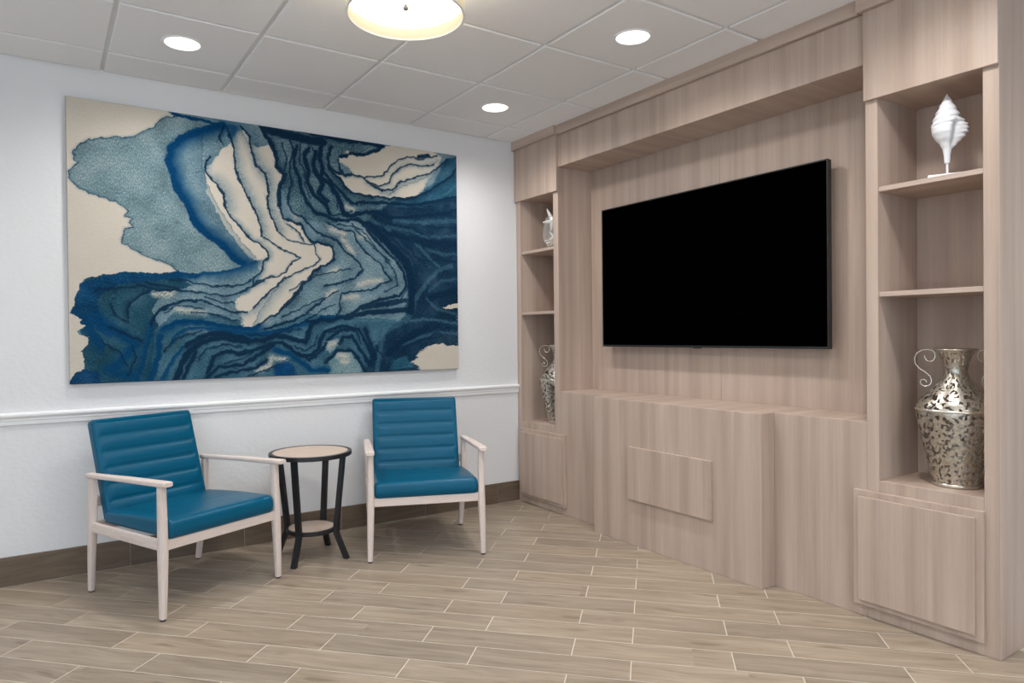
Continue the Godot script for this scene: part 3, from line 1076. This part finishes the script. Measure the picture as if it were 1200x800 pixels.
func build_glass_vase() -> void:
	var at := Vector3(0.12, 1.868, 0.300)
	var t := thing("glass_vase", "clear glass vase of white pebbles on the corner bookcase's upper shelf", "vase", at)
	var outer := [[0.0001, 0.0], [0.040, 0.0], [0.047, 0.004], [0.050, 0.014], [0.066, 0.040], [0.078, 0.075], [0.080, 0.110], [0.076, 0.150], [0.068, 0.190], [0.060, 0.222], [0.056, 0.236]]
	var inner := [[0.053, 0.236], [0.057, 0.221], [0.065, 0.189], [0.073, 0.149], [0.077, 0.110], [0.075, 0.076], [0.063, 0.043], [0.046, 0.020], [0.0001, 0.016]]
	part("glass", lathe(outer + inner, 48), mats.glass, t)
	# pebbles filling the bottom
	var r := RandomNumberGenerator.new()
	r.seed = 5
	var spots := []
	for layer in 3:
		var y := 0.026 + layer * 0.017
		var rad := 0.034 + layer * 0.011
		for i in 7 + layer * 3:
			var a := FULL_TURN * i / (7 + layer * 3) + layer
			spots.append(Vector3(cos(a) * rad, y, sin(a) * rad))
		for i in 3: spots.append(Vector3(cos(i * 2.1) * 0.015, y + 0.004, sin(i * 2.1) * 0.015))
	var group := "white pebbles in the glass vase"
	var mesh := lathe([[0.0001, -0.008], [0.007, -0.006], [0.0105, 0.0], [0.008, 0.006], [0.0001, 0.008]], 10)
	for p in spots:
		var o := MeshInstance3D.new()
		o.name = numbered("pebble")
		o.mesh = mesh
		o.material_override = mats.pebble
		add_child(o)
		o.position = at + p
		o.rotation = Vector3(r.randf() * 0.8, r.randf() * 6.0, r.randf() * 0.8)
		o.scale = Vector3.ONE * r.randf_range(0.85, 1.15)
		o.set_meta("label", "small white pebble in the bottom of the clear glass vase")
		o.set_meta("category", "pebble")
		o.set_meta("group", group)
	# starfish leaning out of the mouth
	var star := thing("starfish", "white starfish leaning out of the top of the glass vase", "starfish", at + Vector3(-0.005, 0.205, 0.0))
	star.rotation = Vector3(0.25, deg_to_rad(-40.0), 0.22)
	var st := start()
	for k in 5:
		var a := PI / 2 + FULL_TURN * k / 5 + 0.2
		var d := Vector3(cos(a), sin(a), 0)
		var len := 0.098 if k == 0 else 0.074
		add_loft(st, [Vector3.ZERO, d * len * 0.25, d * len * 0.55, d * len * 0.85, d * len], [Vector2(0.017, 0.012), Vector2(0.017, 0.012), Vector2(0.012, 0.009), Vector2(0.007, 0.006), Vector2(0.002, 0.002)], 2.0, 12, Vector3(0, 0, 1))
	part("body", done(st), mats.star, star)
	var shard := thing("branched_ornament", "pale branched ornament lying on the pebbles inside the glass vase", "ornament", at + Vector3(0.0, 0.072, 0.0))
	var sc := start()
	add_loft(sc, [Vector3(-0.03, 0.0, -0.01), Vector3(-0.005, 0.014, 0.0), Vector3(0.018, 0.040, 0.006), Vector3(0.03, 0.07, 0.01)], [Vector2(0.005, 0.005), Vector2(0.008, 0.008), Vector2(0.007, 0.007), Vector2(0.004, 0.004)], 2.0, 10)
	add_loft(sc, [Vector3(0.005, 0.02, 0.0), Vector3(-0.012, 0.045, -0.012), Vector3(-0.022, 0.06, -0.02)], [Vector2(0.007, 0.007), Vector2(0.006, 0.006), Vector2(0.003, 0.003)], 2.0, 10)
	part("branch", done(sc), mats.star, shard)

# ---------------------------------------------------------------- rug on the wall
# outlines and strokes of the print, in a 768 by 492 grid over the rug's own face
func rug_texture() -> ImageTexture:
	var w := 1152
	var h := 738
	var k := 1.5
	var base := PackedColorArray()
	base.resize(w * h)
	base.fill(Color8(98, 126, 138))
	for f in PAINT_FILLS:
		var c := Color8(f[0], f[1], f[2])
		var poly := PackedVector2Array()
		var lo := Vector2(9999, 9999)
		var hi := Vector2(-9999, -9999)
		for i in range(0, f[3].size(), 2):
			var p := Vector2(f[3][i], f[3][i + 1]) * k
			poly.append(p)
			lo = lo.min(p)
			hi = hi.max(p)
		for y in range(maxi(0, int(lo.y)), mini(h, int(hi.y) + 1)):
			for x in range(maxi(0, int(lo.x)), mini(w, int(hi.x) + 1)):
				if Geometry2D.is_point_in_polygon(Vector2(x + 0.5, y + 0.5), poly):
					base[y * w + x] = c
	# ink, blue wash and pale lines
	var lay := [PackedFloat32Array(), PackedFloat32Array(), PackedFloat32Array(), PackedFloat32Array(), PackedFloat32Array()]
	for l in lay: l.resize(w * h)
	for s in PAINT_STROKES:
		var kind: int = s[0]
		var half: float = s[1] * k * 0.8
		var fade: float = s[2] * k
		var side: int = s[3]
		var strength: float = s[4]
		var core: PackedFloat32Array = lay[kind]
		var wash: PackedFloat32Array = lay[3] if kind == 0 else lay[kind]
		var reach := half + fade
		for i in range(0, s[5].size() - 2, 2):
			var a := Vector2(s[5][i], s[5][i + 1]) * k
			var b := Vector2(s[5][i + 2], s[5][i + 3]) * k
			var ab := b - a
			var len2 := maxf(ab.length_squared(), 0.01)
			for y in range(maxi(0, int(minf(a.y, b.y) - reach)), mini(h, int(maxf(a.y, b.y) + reach) + 1)):
				for x in range(maxi(0, int(minf(a.x, b.x) - reach)), mini(w, int(maxf(a.x, b.x) + reach) + 1)):
					var ap := Vector2(x - a.x, y - a.y)
					var t := clampf(ap.dot(ab) / len2, 0.0, 1.0)
					var d := (ap - ab * t).length()
					if d > reach: continue
					var at := y * w + x
					var v := strength * clampf((half - d) / maxf(half * 0.5, 0.8) + 0.5, 0.0, 1.0)
					if v > core[at]: core[at] = v
					if side == 0 or ab.cross(ap) * side > 0.0:
						var u := (1.0 - maxf(d - half * 0.5, 0.0) / (reach - half * 0.5))
						u = strength * u * u * (0.85 if kind == 0 else 1.0)
						if u > wash[at]: wash[at] = u
		lay[kind] = core
		if kind == 0: lay[3] = wash
	var wob := noise(61, 0.030, 4)
	var wob2 := noise(62, 0.030, 4)
	var fibre := noise(63, 0.30, 2)
	var mottle := noise(64, 0.009, 4)
	var strata := noise(65, 0.0085, 3)
	var strata2 := noise(66, 0.0085, 3)
	var ink := Color8(16, 40, 62)
	var blue := Color8(8, 56, 94)
	var pale := Color8(72, 112, 128)
	var slate := Color8(76, 106, 122)
	var cream := Color8(184, 178, 166)
	var data := PackedByteArray()
	data.resize(w * h * 3)
	var o := 0
	for y in h:
		for x in w:
			var sx := clampi(x + int(wob.get_noise_2d(x, y) * 7.0), 0, w - 1)
			var sy := clampi(y + int(wob2.get_noise_2d(x, y) * 7.0), 0, h - 1)
			# the pile is combed up and down, so the inner edges feather
			var fib := fibre.get_noise_2d(x * 1.2, y * 0.42)
			var fx := clampi(sx + int(fib * 13.0 * smoothstep(0.33, 0.38, float(x) / w)), 0, w - 1)
			var c := base[sy * w + fx]
			var at := sy * w + sx
			var mo := mottle.get_noise_2d(x, y)
			var lum := c.get_luminance()
			if lum < 0.62:
				# thin contour bands that thread the washes: level in the right, upright at the top middle
				var u := float(x) / w
				var v := float(y) / h
				var upright := smoothstep(0.42, 0.52, u) * (1.0 - smoothstep(0.62, 0.78, u)) * (1.0 - smoothstep(0.38, 0.6, v))
				var st := lerpf(strata.get_noise_2d(x * 0.42, y * 1.7), strata2.get_noise_2d(x * 1.6, y * 0.55), upright) * (17.0 if lum < 0.3 else 11.0)
				var fr := absf(st - roundf(st))
				var amount := 0.6 if lum < 0.45 else 0.22
				if fr < 0.15: c = c.lerp(ink, amount * (1.0 - fr / 0.15))
				elif fr > 0.36 and lum < 0.45: c = c.lerp(pale, 0.34 * (fr - 0.36) / 0.14)
				c = c.lightened(maxf(0.0, mo * 0.14)).darkened(maxf(0.0, -mo * 0.22))
				if lum > 0.36: c = c.lerp(cream, clampf((fib + mo * 0.3 - 0.08) * 0.9, 0.0, 0.4))
			else:
				c = c.lightened(mo * 0.04 + 0.01)
			var cr: float = lay[4][at]
			if cr > 0.0: c = c.lerp(cream, clampf(cr * 1.2 + fib * 1.2 * cr, 0.0, 0.9))
			var wsh: float = lay[3][at]
			if wsh > 0.0:
				wsh = clampf(wsh + fib * 1.1 * wsh, 0.0, 1.0)
				c = c.lerp(slate if c.get_luminance() > 0.45 else ink, wsh * 0.95)
			var bl: float = lay[1][at]
			if lum > 0.62 and x < 0.28 * w: bl = 0.0
			if bl > 0.0:
				bl = clampf(bl * 1.05 + fib * 1.3 * bl * (1.0 - bl), 0.0, 1.0)
				c = c.lerp(blue, bl)
			var pl: float = lay[2][at]
			if pl > 0.0: c = c.lerp(pale, clampf(pl * 0.75 + fib * 0.5 * pl, 0.0, 1.0))
			var ik: float = lay[0][at]
			if ik > 0.0: c = c.lerp(ink, clampf(ik + fib * 0.5 * ik, 0.0, 1.0))
			var g := fib * (0.03 if lum > 0.62 else 0.07)
			data[o] = int(clampf(c.r + g, 0, 1) * 255.0)
			data[o + 1] = int(clampf(c.g + g, 0, 1) * 255.0)
			data[o + 2] = int(clampf(c.b + g, 0, 1) * 255.0)
			o += 3
	return ImageTexture.create_from_image(Image.create_from_data(w, h, false, Image.FORMAT_RGB8, data))

func build_rug_art() -> void:
	var size := Vector2(2.36, 1.512)
	var t := thing("wall_rug", "large abstract blue and cream rug hung flat on the white wall", "wall hanging", Vector3(-1.71, 1.768, 0.0))
	var backing := mat(Color8(150, 138, 124), 0.9, 0.2)
	part("backing", box(Vector3(-size.x / 2, -size.y / 2, 0.001), Vector3(size.x / 2, size.y / 2, 0.024), 0.002), backing, t, Vector3.ZERO, "plain tan edge of the stretched rug")
	# the pile: a thin slab with its own uv over the face
	var st := start()
	var a := Vector3(-size.x / 2, -size.y / 2, 0.024)
	var b := Vector3(size.x / 2, size.y / 2, 0.031)
	var r := 0.003
	var front := [Vector3(a.x + r, a.y + r, b.z), Vector3(b.x - r, a.y + r, b.z), Vector3(b.x - r, b.y - r, b.z), Vector3(a.x + r, b.y - r, b.z)]
	var back := [Vector3(a.x, a.y, a.z), Vector3(b.x, a.y, a.z), Vector3(b.x, b.y, a.z), Vector3(a.x, b.y, a.z)]
	var faces := [[front[0], front[3], front[2]], [front[0], front[2], front[1]]]
	for i in 4:
		var j := (i + 1) % 4
		faces.append([front[i], front[j], back[j]])
		faces.append([front[i], back[j], back[i]])
	st.set_smooth_group(-1)
	for f in faces:
		for p in f:
			st.set_uv(Vector2((p.x - a.x) / size.x, 1.0 - (p.y - a.y) / size.y))
			st.add_vertex(p)
	var m := mat(Color.WHITE, 0.95, 0.15)
	m.albedo_texture = rug_texture()
	part("pile", done(st), m, t, Vector3.ZERO, "woven pile with blue and cream marbled strata")

const PAINT_FILLS = [
	[36, 74, 90, [172,292,132,297,104,295,64,301,29,308,7,346,1,369,18,401,17,436,1,487,-2,494,194,500,165,468,147,428,135,386,128,362,140,343,163,328,198,316,177,309,219,297]],
	[60, 98, 114, [129,500,126,466,134,397,167,367,196,361,256,373,295,396,319,399,361,388,413,365,485,379,562,375,622,382,581,426,541,499,310,499]],
	[72, 104, 116, [317,-3,597,-1,512,34,480,52,467,72,489,90,511,111,565,118,626,114,545,175,497,171,460,182,416,178,376,151,365,121,370,94,354,68,349,39,336,21]],
	[20, 46, 68, [626,110,668,104,711,71,772,25,771,114,766,496,531,495,553,448,592,399,633,371,640,314,634,273,608,240,578,209,549,178,557,152,595,130]],
	[38, 80, 102, [626,114,668,102,707,70,723,41,734,16,772,-1,773,98,722,110,678,128,626,133,585,129]],
	[103, 129, 136, [178,8,151,12,133,35,110,49,101,55,78,60,35,69,22,79,9,95,11,106,18,110,8,120,3,128,4,139,15,153,34,162,63,170,74,172,92,188,86,196,100,201,92,208,99,216,87,219,82,231,82,245,101,257,125,269,158,277,172,291,192,296,219,292,262,285,270,264,262,253,245,239,220,226,202,218,191,187,184,164,167,139,160,117,153,86,156,66,175,41,205,24,214,7]],
	[193, 185, 172, [0,-2,160,0,173,6,151,12,133,35,110,49,101,55,78,60,35,69,22,79,9,95,11,106,18,110,8,120,3,128,4,139,15,153,34,162,63,170,74,172,92,188,86,196,100,201,92,208,99,216,87,219,82,231,82,245,101,257,125,269,158,277,172,291,157,294,132,297,104,295,64,301,29,308,19,318,27,326,16,335,7,346,10,356,1,369,18,381,16,386,24,394,13,401,15,407,29,411,28,423,17,436,24,456,22,466,8,473,12,482,1,487,-3,494]],
	[193, 185, 172, [226,94,237,80,252,56,268,44,281,17,291,14,306,38,316,43,344,36,352,55,352,77,368,94,358,112,353,144,362,172,389,187,405,193,415,216,433,226,456,226,469,234,470,251,459,264,432,276,418,294,400,317,382,338,367,359,341,373,324,389,315,394,286,394,286,373,273,357,277,340,296,327,317,309,323,289,313,266,297,257,278,234,254,198,240,172,225,141,221,109]],
	[193, 185, 172, [585,2,581,10,561,20,537,29,512,32,505,24,497,29,503,41,480,45,486,50,506,60,516,73,499,79,471,73,482,80,495,97,508,108,536,112,565,115,595,113,626,110,657,107,672,96,690,70,705,49,721,26,727,9,708,0,708,-4]],
	[193, 185, 172, [644,473,663,464,659,460,674,447,691,438,711,434,726,432,738,438,769,439,768,498,669,496,663,481]],
	[193, 185, 172, [725,351,741,345,770,340,770,352,741,354]],
	[98, 130, 138, [456,492,459,464,477,448,500,445,516,458,530,475,529,495]],
	[120, 146, 152, [454,425,481,418,485,429,462,446,452,442]],
	[42, 92, 112, [593,490,605,468,632,459,654,484]],
	[16, 62, 98, [17,319,64,301,118,296,170,297,182,304,132,311,77,319,48,337,42,352,50,382,70,401,63,416,40,397,18,378,2,369,10,348]],
	[16, 58, 96, [6,474,21,466,44,473,46,496,-2,491]],
	[14, 66, 112, [343,474,364,457,386,475,391,493,346,491]],
]
const PAINT_STROKES = [
	[1, 3.3, 2, 0, 1.00, [158,3,211,7,256,10]],
	[1, 7.5, 28, -1, 1.00, [256,10,215,26,181,45,162,68,159,90,167,117,174,142,189,165,198,190,213,212,238,230,259,246,276,266,289,271]],
	[1, 6.7, 17, -1, 0.70, [256,10,275,13,268,27]],
	[0, 2.3, 15, -1, 0.85, [256,13,247,34,250,43]],
	[0, 2.2, 15, -1, 0.90, [231,73,223,82,224,106,239,122,254,143,257,170,269,188,290,208,302,224,322,233,333,247,338,255,326,266,323,286,309,301,303,315]],
	[0, 2.5, 33, -1, 0.85, [239,122,254,139,259,165]],
	[0, 2.2, 27, -1, 0.90, [262,15,270,35,274,62,277,95,286,115,299,141,309,165,316,173,320,193,325,217]],
	[0, 1.8, 5, 1, 0.80, [325,217,343,226,366,240,389,249,399,255,383,266,371,284,356,293,332,299,312,308,303,315]],
	[0, 2.3, 30, -1, 0.90, [284,5,303,25,306,50,315,78,333,94,338,114,336,154,344,179,355,203]],
	[0, 1.7, 5, -1, 0.75, [355,203,372,219,398,226,429,226,434,245,441,256,423,271,388,287,367,299]],
	[0, 2.2, 27, -1, 0.85, [367,299,345,319,320,343,307,356]],
	[0, 5.0, 17, -1, 1.00, [326,4,341,28,352,48,355,77,370,92,365,108,358,122,359,152]],
	[0, 3.0, 20, -1, 0.95, [359,152,366,177,389,184,405,189,412,208,426,222,451,224,465,229,471,241,469,255,457,264,443,270]],
	[0, 4.0, 23, -1, 0.95, [443,270,427,282,414,298,400,315,382,338,358,362]],
	[1, 2.7, 23, 1, 0.80, [169,295,192,298,219,293,253,289,281,281,313,266]],
	[0, 2.0, 8, 1, 0.80, [160,307,192,309,211,313,234,317,265,316,288,312,304,302]],
	[0, 2.0, 12, 1, 0.80, [118,313,160,321,192,328,218,330,252,336,280,329,304,316,329,302]],
	[0, 2.2, 12, -1, 0.85, [104,319,146,327,182,326]],
	[0, 2.3, 17, 1, 0.80, [192,345,221,346,241,355,264,365,296,366]],
	[1, 4.3, 20, 1, 0.95, [145,397,166,385,188,383,218,385,248,391,279,396,303,398,316,391]],
	[0, 2.5, 10, 1, 0.85, [316,391,331,378,358,366]],
	[0, 2.5, 12, -1, 0.85, [328,399,361,388,387,381,413,365,449,337]],
	[1, 3.3, 13, 1, 0.85, [191,397,218,396,248,399,295,408,328,405,361,400,395,389,416,383,445,374,486,372]],
	[0, 5.7, 12, 1, 0.95, [185,429,205,415,225,407,248,406,271,411,295,419,327,420,347,411,369,413,395,422,409,424,414,407,422,388,441,379]],
	[0, 6.3, 7, 0, 0.90, [165,494,175,465,190,440,210,423,240,414,271,419,295,423]],
	[0, 4.7, 8, 1, 0.90, [221,479,232,451,255,440,279,445,311,438,341,427,361,425,378,437,398,452,421,452,435,440,439,421,450,404,485,393,513,397]],
	[0, 3.7, 7, 0, 0.85, [216,494,241,470,286,467,316,448,344,430]],
	[0, 3.3, 7, 0, 0.85, [236,488,262,481,310,474,330,460]],
	[1, 5.0, 8, 0, 0.85, [347,440,374,447,398,465,422,482,455,483]],
	[0, 3.3, 7, 0, 0.80, [361,427,386,444,415,461,437,449,452,428]],
	[0, 3.0, 17, 1, 0.90, [127,389,131,374,142,363,160,352,181,345,203,348]],
	[1, 4.3, 13, 1, 0.80, [127,389,124,412,116,438,110,466,102,492]],
	[1, 5.7, 12, 1, 0.85, [142,410,139,428,138,448,130,473,124,494]],
	[1, 4.0, 8, 1, 0.75, [159,421,167,408,191,396]],
	[1, 4.0, 8, 1, 0.75, [143,492,158,460,176,433]],
	[0, 4.3, 8, 0, 0.85, [202,440,190,461,178,492]],
	[0, 2.3, 15, -1, 0.80, [90,377,89,362,94,351,111,336,126,329]],
	[1, 8.3, 17, 0, 0.80, [44,378,60,395,83,411,100,423,89,442,69,464]],
	[0, 3.3, 10, 0, 0.70, [60,395,83,403,110,420]],
	[1, 6.7, 17, 0, 0.70, [56,467,75,477,102,481]],
	[1, 8.3, 20, 1, 0.75, [21,382,37,407,47,427]],
	[0, 10.0, 8, 0, 0.95, [336,5,374,11,418,14,450,14]],
	[0, 5.0, 8, 0, 0.85, [404,-3,445,1,490,5,538,3,581,5]],
	[0, 2.5, 10, -1, 0.80, [380,14,388,38,381,65,379,82,384,102,378,130,376,151,390,167,412,178,430,198,451,207,478,214,491,233,510,246,525,259,534,273,515,292,486,302,450,310]],
	[0, 4.0, 8, 0, 0.88, [397,32,389,50,391,74,401,97,404,117,416,143,430,160,451,165,479,173,526,167,541,175]],
	[0, 5.0, 8, 0, 0.90, [421,29,410,47,419,77,417,102,430,125,452,140,462,160]],
	[0, 5.3, 10, 0, 0.92, [448,14,442,48,449,69,445,88,463,98,485,132,492,158,511,161,536,152,565,148]],
	[0, 5.0, 8, 0, 0.90, [435,37,429,66,438,86,449,102,439,120,459,136]],
	[0, 4.0, 13, 1, 0.88, [565,148,601,156,636,154,689,144,732,137,773,123]],
	[0, 4.0, 10, 1, 0.88, [449,74,471,98,489,113,511,134,536,130,595,125,646,125,689,117,733,104,773,92]],
	[0, 3.0, 15, 1, 0.88, [464,70,484,84,498,102,511,111,546,115,595,115,657,109]],
	[0, 2.7, 13, 1, 0.85, [657,109,700,86,722,70,756,46,770,19]],
	[0, 2.3, 20, 1, 0.80, [581,100,606,96,618,81,643,69,673,58,701,47,725,29,743,11]],
	[0, 2.7, 7, 1, 0.85, [482,47,486,66,497,77,518,75,537,76,546,84,560,93,581,100]],
	[0, 2.0, 8, 1, 0.80, [537,76,580,69,596,50,617,31,644,18,673,20,716,7]],
	[0, 2.0, 12, 1, 0.80, [546,86,572,92,596,82,606,60,627,43,652,34,679,36,707,27]],
	[0, 4.3, 3, 0, 0.95, [509,31,537,29,567,16,585,4]],
	[0, 5.0, 3, 0, 0.95, [486,39,503,35]],
	[0, 4.2, 3, 0, 0.90, [669,15,695,10]],
	[0, 4.0, 10, 1, 0.85, [468,22,460,46,465,68,489,74]],
	[0, 2.3, 13, -1, 0.85, [460,182,488,190,516,195,521,213,544,238,573,257,593,286,599,293,573,303,553,316,505,321,486,325,482,340,482,357,474,370]],
	[0, 4.0, 13, -1, 0.90, [530,169,554,198,584,227,608,246,628,273,636,305,619,326,572,336,533,350,504,370,467,379,413,383]],
	[0, 10.0, 10, 0, 0.95, [545,175,574,200,608,226,636,250,648,295,648,361]],
	[0, 6.7, 13, 0, 0.90, [495,375,543,364,602,360,648,355]],
	[0, 6.7, 13, 0, 0.85, [533,353,582,345,633,337]],
	[2, 3.7, 5, 0, 0.60, [557,167,594,182,641,192,671,218,698,243,720,258]],
	[2, 5.7, 5, 0, 0.60, [749,256,718,266,691,290,669,317,656,336,652,363,622,386,581,408,571,445,563,494]],
	[2, 3.3, 5, 0, 0.75, [452,397,485,382,542,380,622,382,696,378,768,388]],
	[2, 3.3, 5, 0, 0.50, [594,178,646,182,688,194,770,185]],
	[2, 3.7, 5, 0, 0.50, [688,221,731,230,770,226]],
	[2, 6.7, 7, 0, 0.55, [609,162,667,163,770,149]],
	[2, 3.3, 3, 0, 0.55, [733,94,772,66]],
	[2, 3.3, 5, 0, 0.55, [622,434,664,420,718,405,767,413]],
	[2, 3.3, 5, 0, 0.50, [693,313,719,293,769,283]],
	[2, 2.5, 5, 0, 0.60, [686,332,712,355,768,366]],
	[0, 8.3, 12, 0, 0.90, [685,399,622,427,591,454]],
	[0, 8.3, 13, 0, 0.85, [697,328,741,317,768,311]],
	[0, 8.3, 13, 0, 0.85, [604,189,677,206,770,204]],
	[0, 4.0, 7, 0, 0.88, [451,467,475,445,503,442,522,462,537,488]],
	[0, 3.7, 7, 0, 0.85, [481,429,489,416,509,415,522,435,547,475]],
	[0, 3.3, 7, 0, 0.85, [455,421,481,402,523,399,538,426,557,463]],
	[0, 5.0, 13, 0, 0.80, [538,399,546,426,561,463]],
	[4, 2.5, 12, 0, 0.75, [464,192,493,200]],
	[4, 2.5, 12, 0, 0.75, [502,225,512,240]],
	[4, 2.5, 12, 0, 0.75, [522,204,543,200]],
	[4, 2.5, 12, 0, 0.75, [524,305,549,298,575,294]],
	[4, 2.5, 12, 0, 0.75, [490,332,518,330]],
	[4, 2.5, 12, 0, 0.75, [314,479,337,470,340,455,364,457]],
	[4, 2.5, 12, 0, 0.75, [453,432,470,428]],
	[4, 2.5, 12, 0, 0.75, [461,280,477,276]],
	[4, 2.5, 12, 0, 0.75, [455,328,471,319]],
	[4, 2.5, 12, 0, 0.75, [488,211,495,216]],
	[4, 2.5, 12, 0, 0.75, [168,361,191,364,218,367]],
	[4, 2.5, 12, 0, 0.75, [191,399,218,399]],
	[4, 2.5, 12, 0, 0.75, [134,335,160,332]],
	[4, 2.5, 12, 0, 0.75, [475,452,494,456]],
	[4, 2.5, 12, 0, 0.75, [390,173,401,186]],
	[4, 2.5, 12, 0, 0.75, [546,102,595,104]],
	[4, 2.5, 12, 0, 0.75, [496,141,513,149]],
	[4, 2.5, 12, 0, 0.75, [488,466,495,468]],
	[0, 0.9, 5, 0, 0.60, [160,1,173,6,151,12,133,35,110,49,101,55,78,60,35,69,22,79,9,95,11,106,18,110,8,120,3,128,4,139,15,153,34,162,63,170,74,172,92,188,86,196,100,201,92,208,99,216,87,219,82,231,82,245,101,257,125,269,158,277,172,291]],
	[0, 1.7, 7, 1, 0.70, [374,188,398,204,408,222]],
	[0, 1.7, 7, 1, 0.70, [479,180,503,182,533,187,556,214,580,242,607,270,615,304,583,319]],
	[0, 1.7, 7, 1, 0.70, [379,321,405,303,435,288,472,280,506,271]],
	[0, 1.7, 7, 1, 0.70, [361,376,396,358,431,341,460,329,479,318]],
	[0, 1.7, 7, 1, 0.70, [218,338,246,346,272,348]],
	[0, 1.7, 7, 1, 0.70, [196,367,226,367,251,376,279,383]],
	[0, 1.7, 7, 1, 0.70, [148,368,167,355,191,355,215,359]],
	[0, 1.7, 7, 1, 0.70, [295,409,331,410,364,403,399,398]],
	[0, 1.7, 7, 1, 0.70, [344,400,378,396,406,383,442,361,471,347]],
	[0, 1.7, 7, 1, 0.70, [459,407,485,400,519,404,530,429]],
	[0, 1.7, 7, 1, 0.70, [584,186,625,202,658,234,687,259]],
	[0, 1.7, 7, 1, 0.70, [597,171,658,177,710,200,770,212]],
	[0, 1.7, 7, 1, 0.70, [575,172,614,212,655,247,665,285]],
	[0, 1.7, 7, 1, 0.70, [646,167,710,169,770,167]],
	[0, 1.7, 7, 1, 0.70, [666,249,720,242,769,244]],
	[0, 1.7, 7, 1, 0.70, [592,349,623,333,640,307]],
	[0, 1.7, 7, 1, 0.70, [366,30,376,57,370,83]],
	[0, 1.7, 7, 1, 0.70, [404,24,401,54,412,82,411,106,423,132]],
	[0, 1.7, 7, 1, 0.70, [428,21,431,50,428,76,442,96]],
	[0, 1.7, 7, 1, 0.70, [456,94,478,120,481,148]],
	[0, 1.7, 7, 1, 0.70, [459,161,481,162,511,152]],
	[0, 1.7, 7, 1, 0.70, [511,178,533,201,564,228,596,252]],
	[0, 1.7, 7, 1, 0.70, [685,420,729,397,767,397]],
	[0, 1.7, 7, 1, 0.70, [622,446,664,424,707,417]],
	[0, 1.7, 7, 1, 0.70, [561,435,581,463,576,491]],
	[0, 1.7, 7, 1, 0.70, [38,330,77,323,111,322]],
	[0, 1.7, 7, 1, 0.70, [64,352,69,374,90,386]],
	[0, 1.7, 7, 1, 0.70, [50,419,76,438,89,462]],
	[0, 1.7, 7, 1, 0.70, [96,427,102,450,89,480]],
	[0, 1.7, 7, 1, 0.70, [147,439,159,421,182,408,212,402]],
	[0, 1.7, 7, 1, 0.70, [205,453,220,434,251,427,282,432]],
	[0, 1.7, 7, 1, 0.70, [250,462,286,455,319,436]],
	[0, 1.7, 7, 1, 0.70, [294,489,327,480,347,471]],
	[0, 1.7, 7, 1, 0.70, [386,432,405,441,427,431,434,410]],
	[0, 0.5, 30, 1, 0.50, [219,35,216,86,224,125,242,163,263,197,288,231,313,256]],
	[0, 0.5, 23, -1, 0.55, [595,108,626,86,668,70,703,51,729,21]],
	[0, 0.5, 20, -1, 0.55, [606,64,635,40,679,38,716,22]],
	[0, 0.5, 27, -1, 0.60, [362,305,342,331,322,359,305,389]],
	[0, 0.5, 23, 1, 0.60, [287,15,309,51,322,89,345,113]],
]
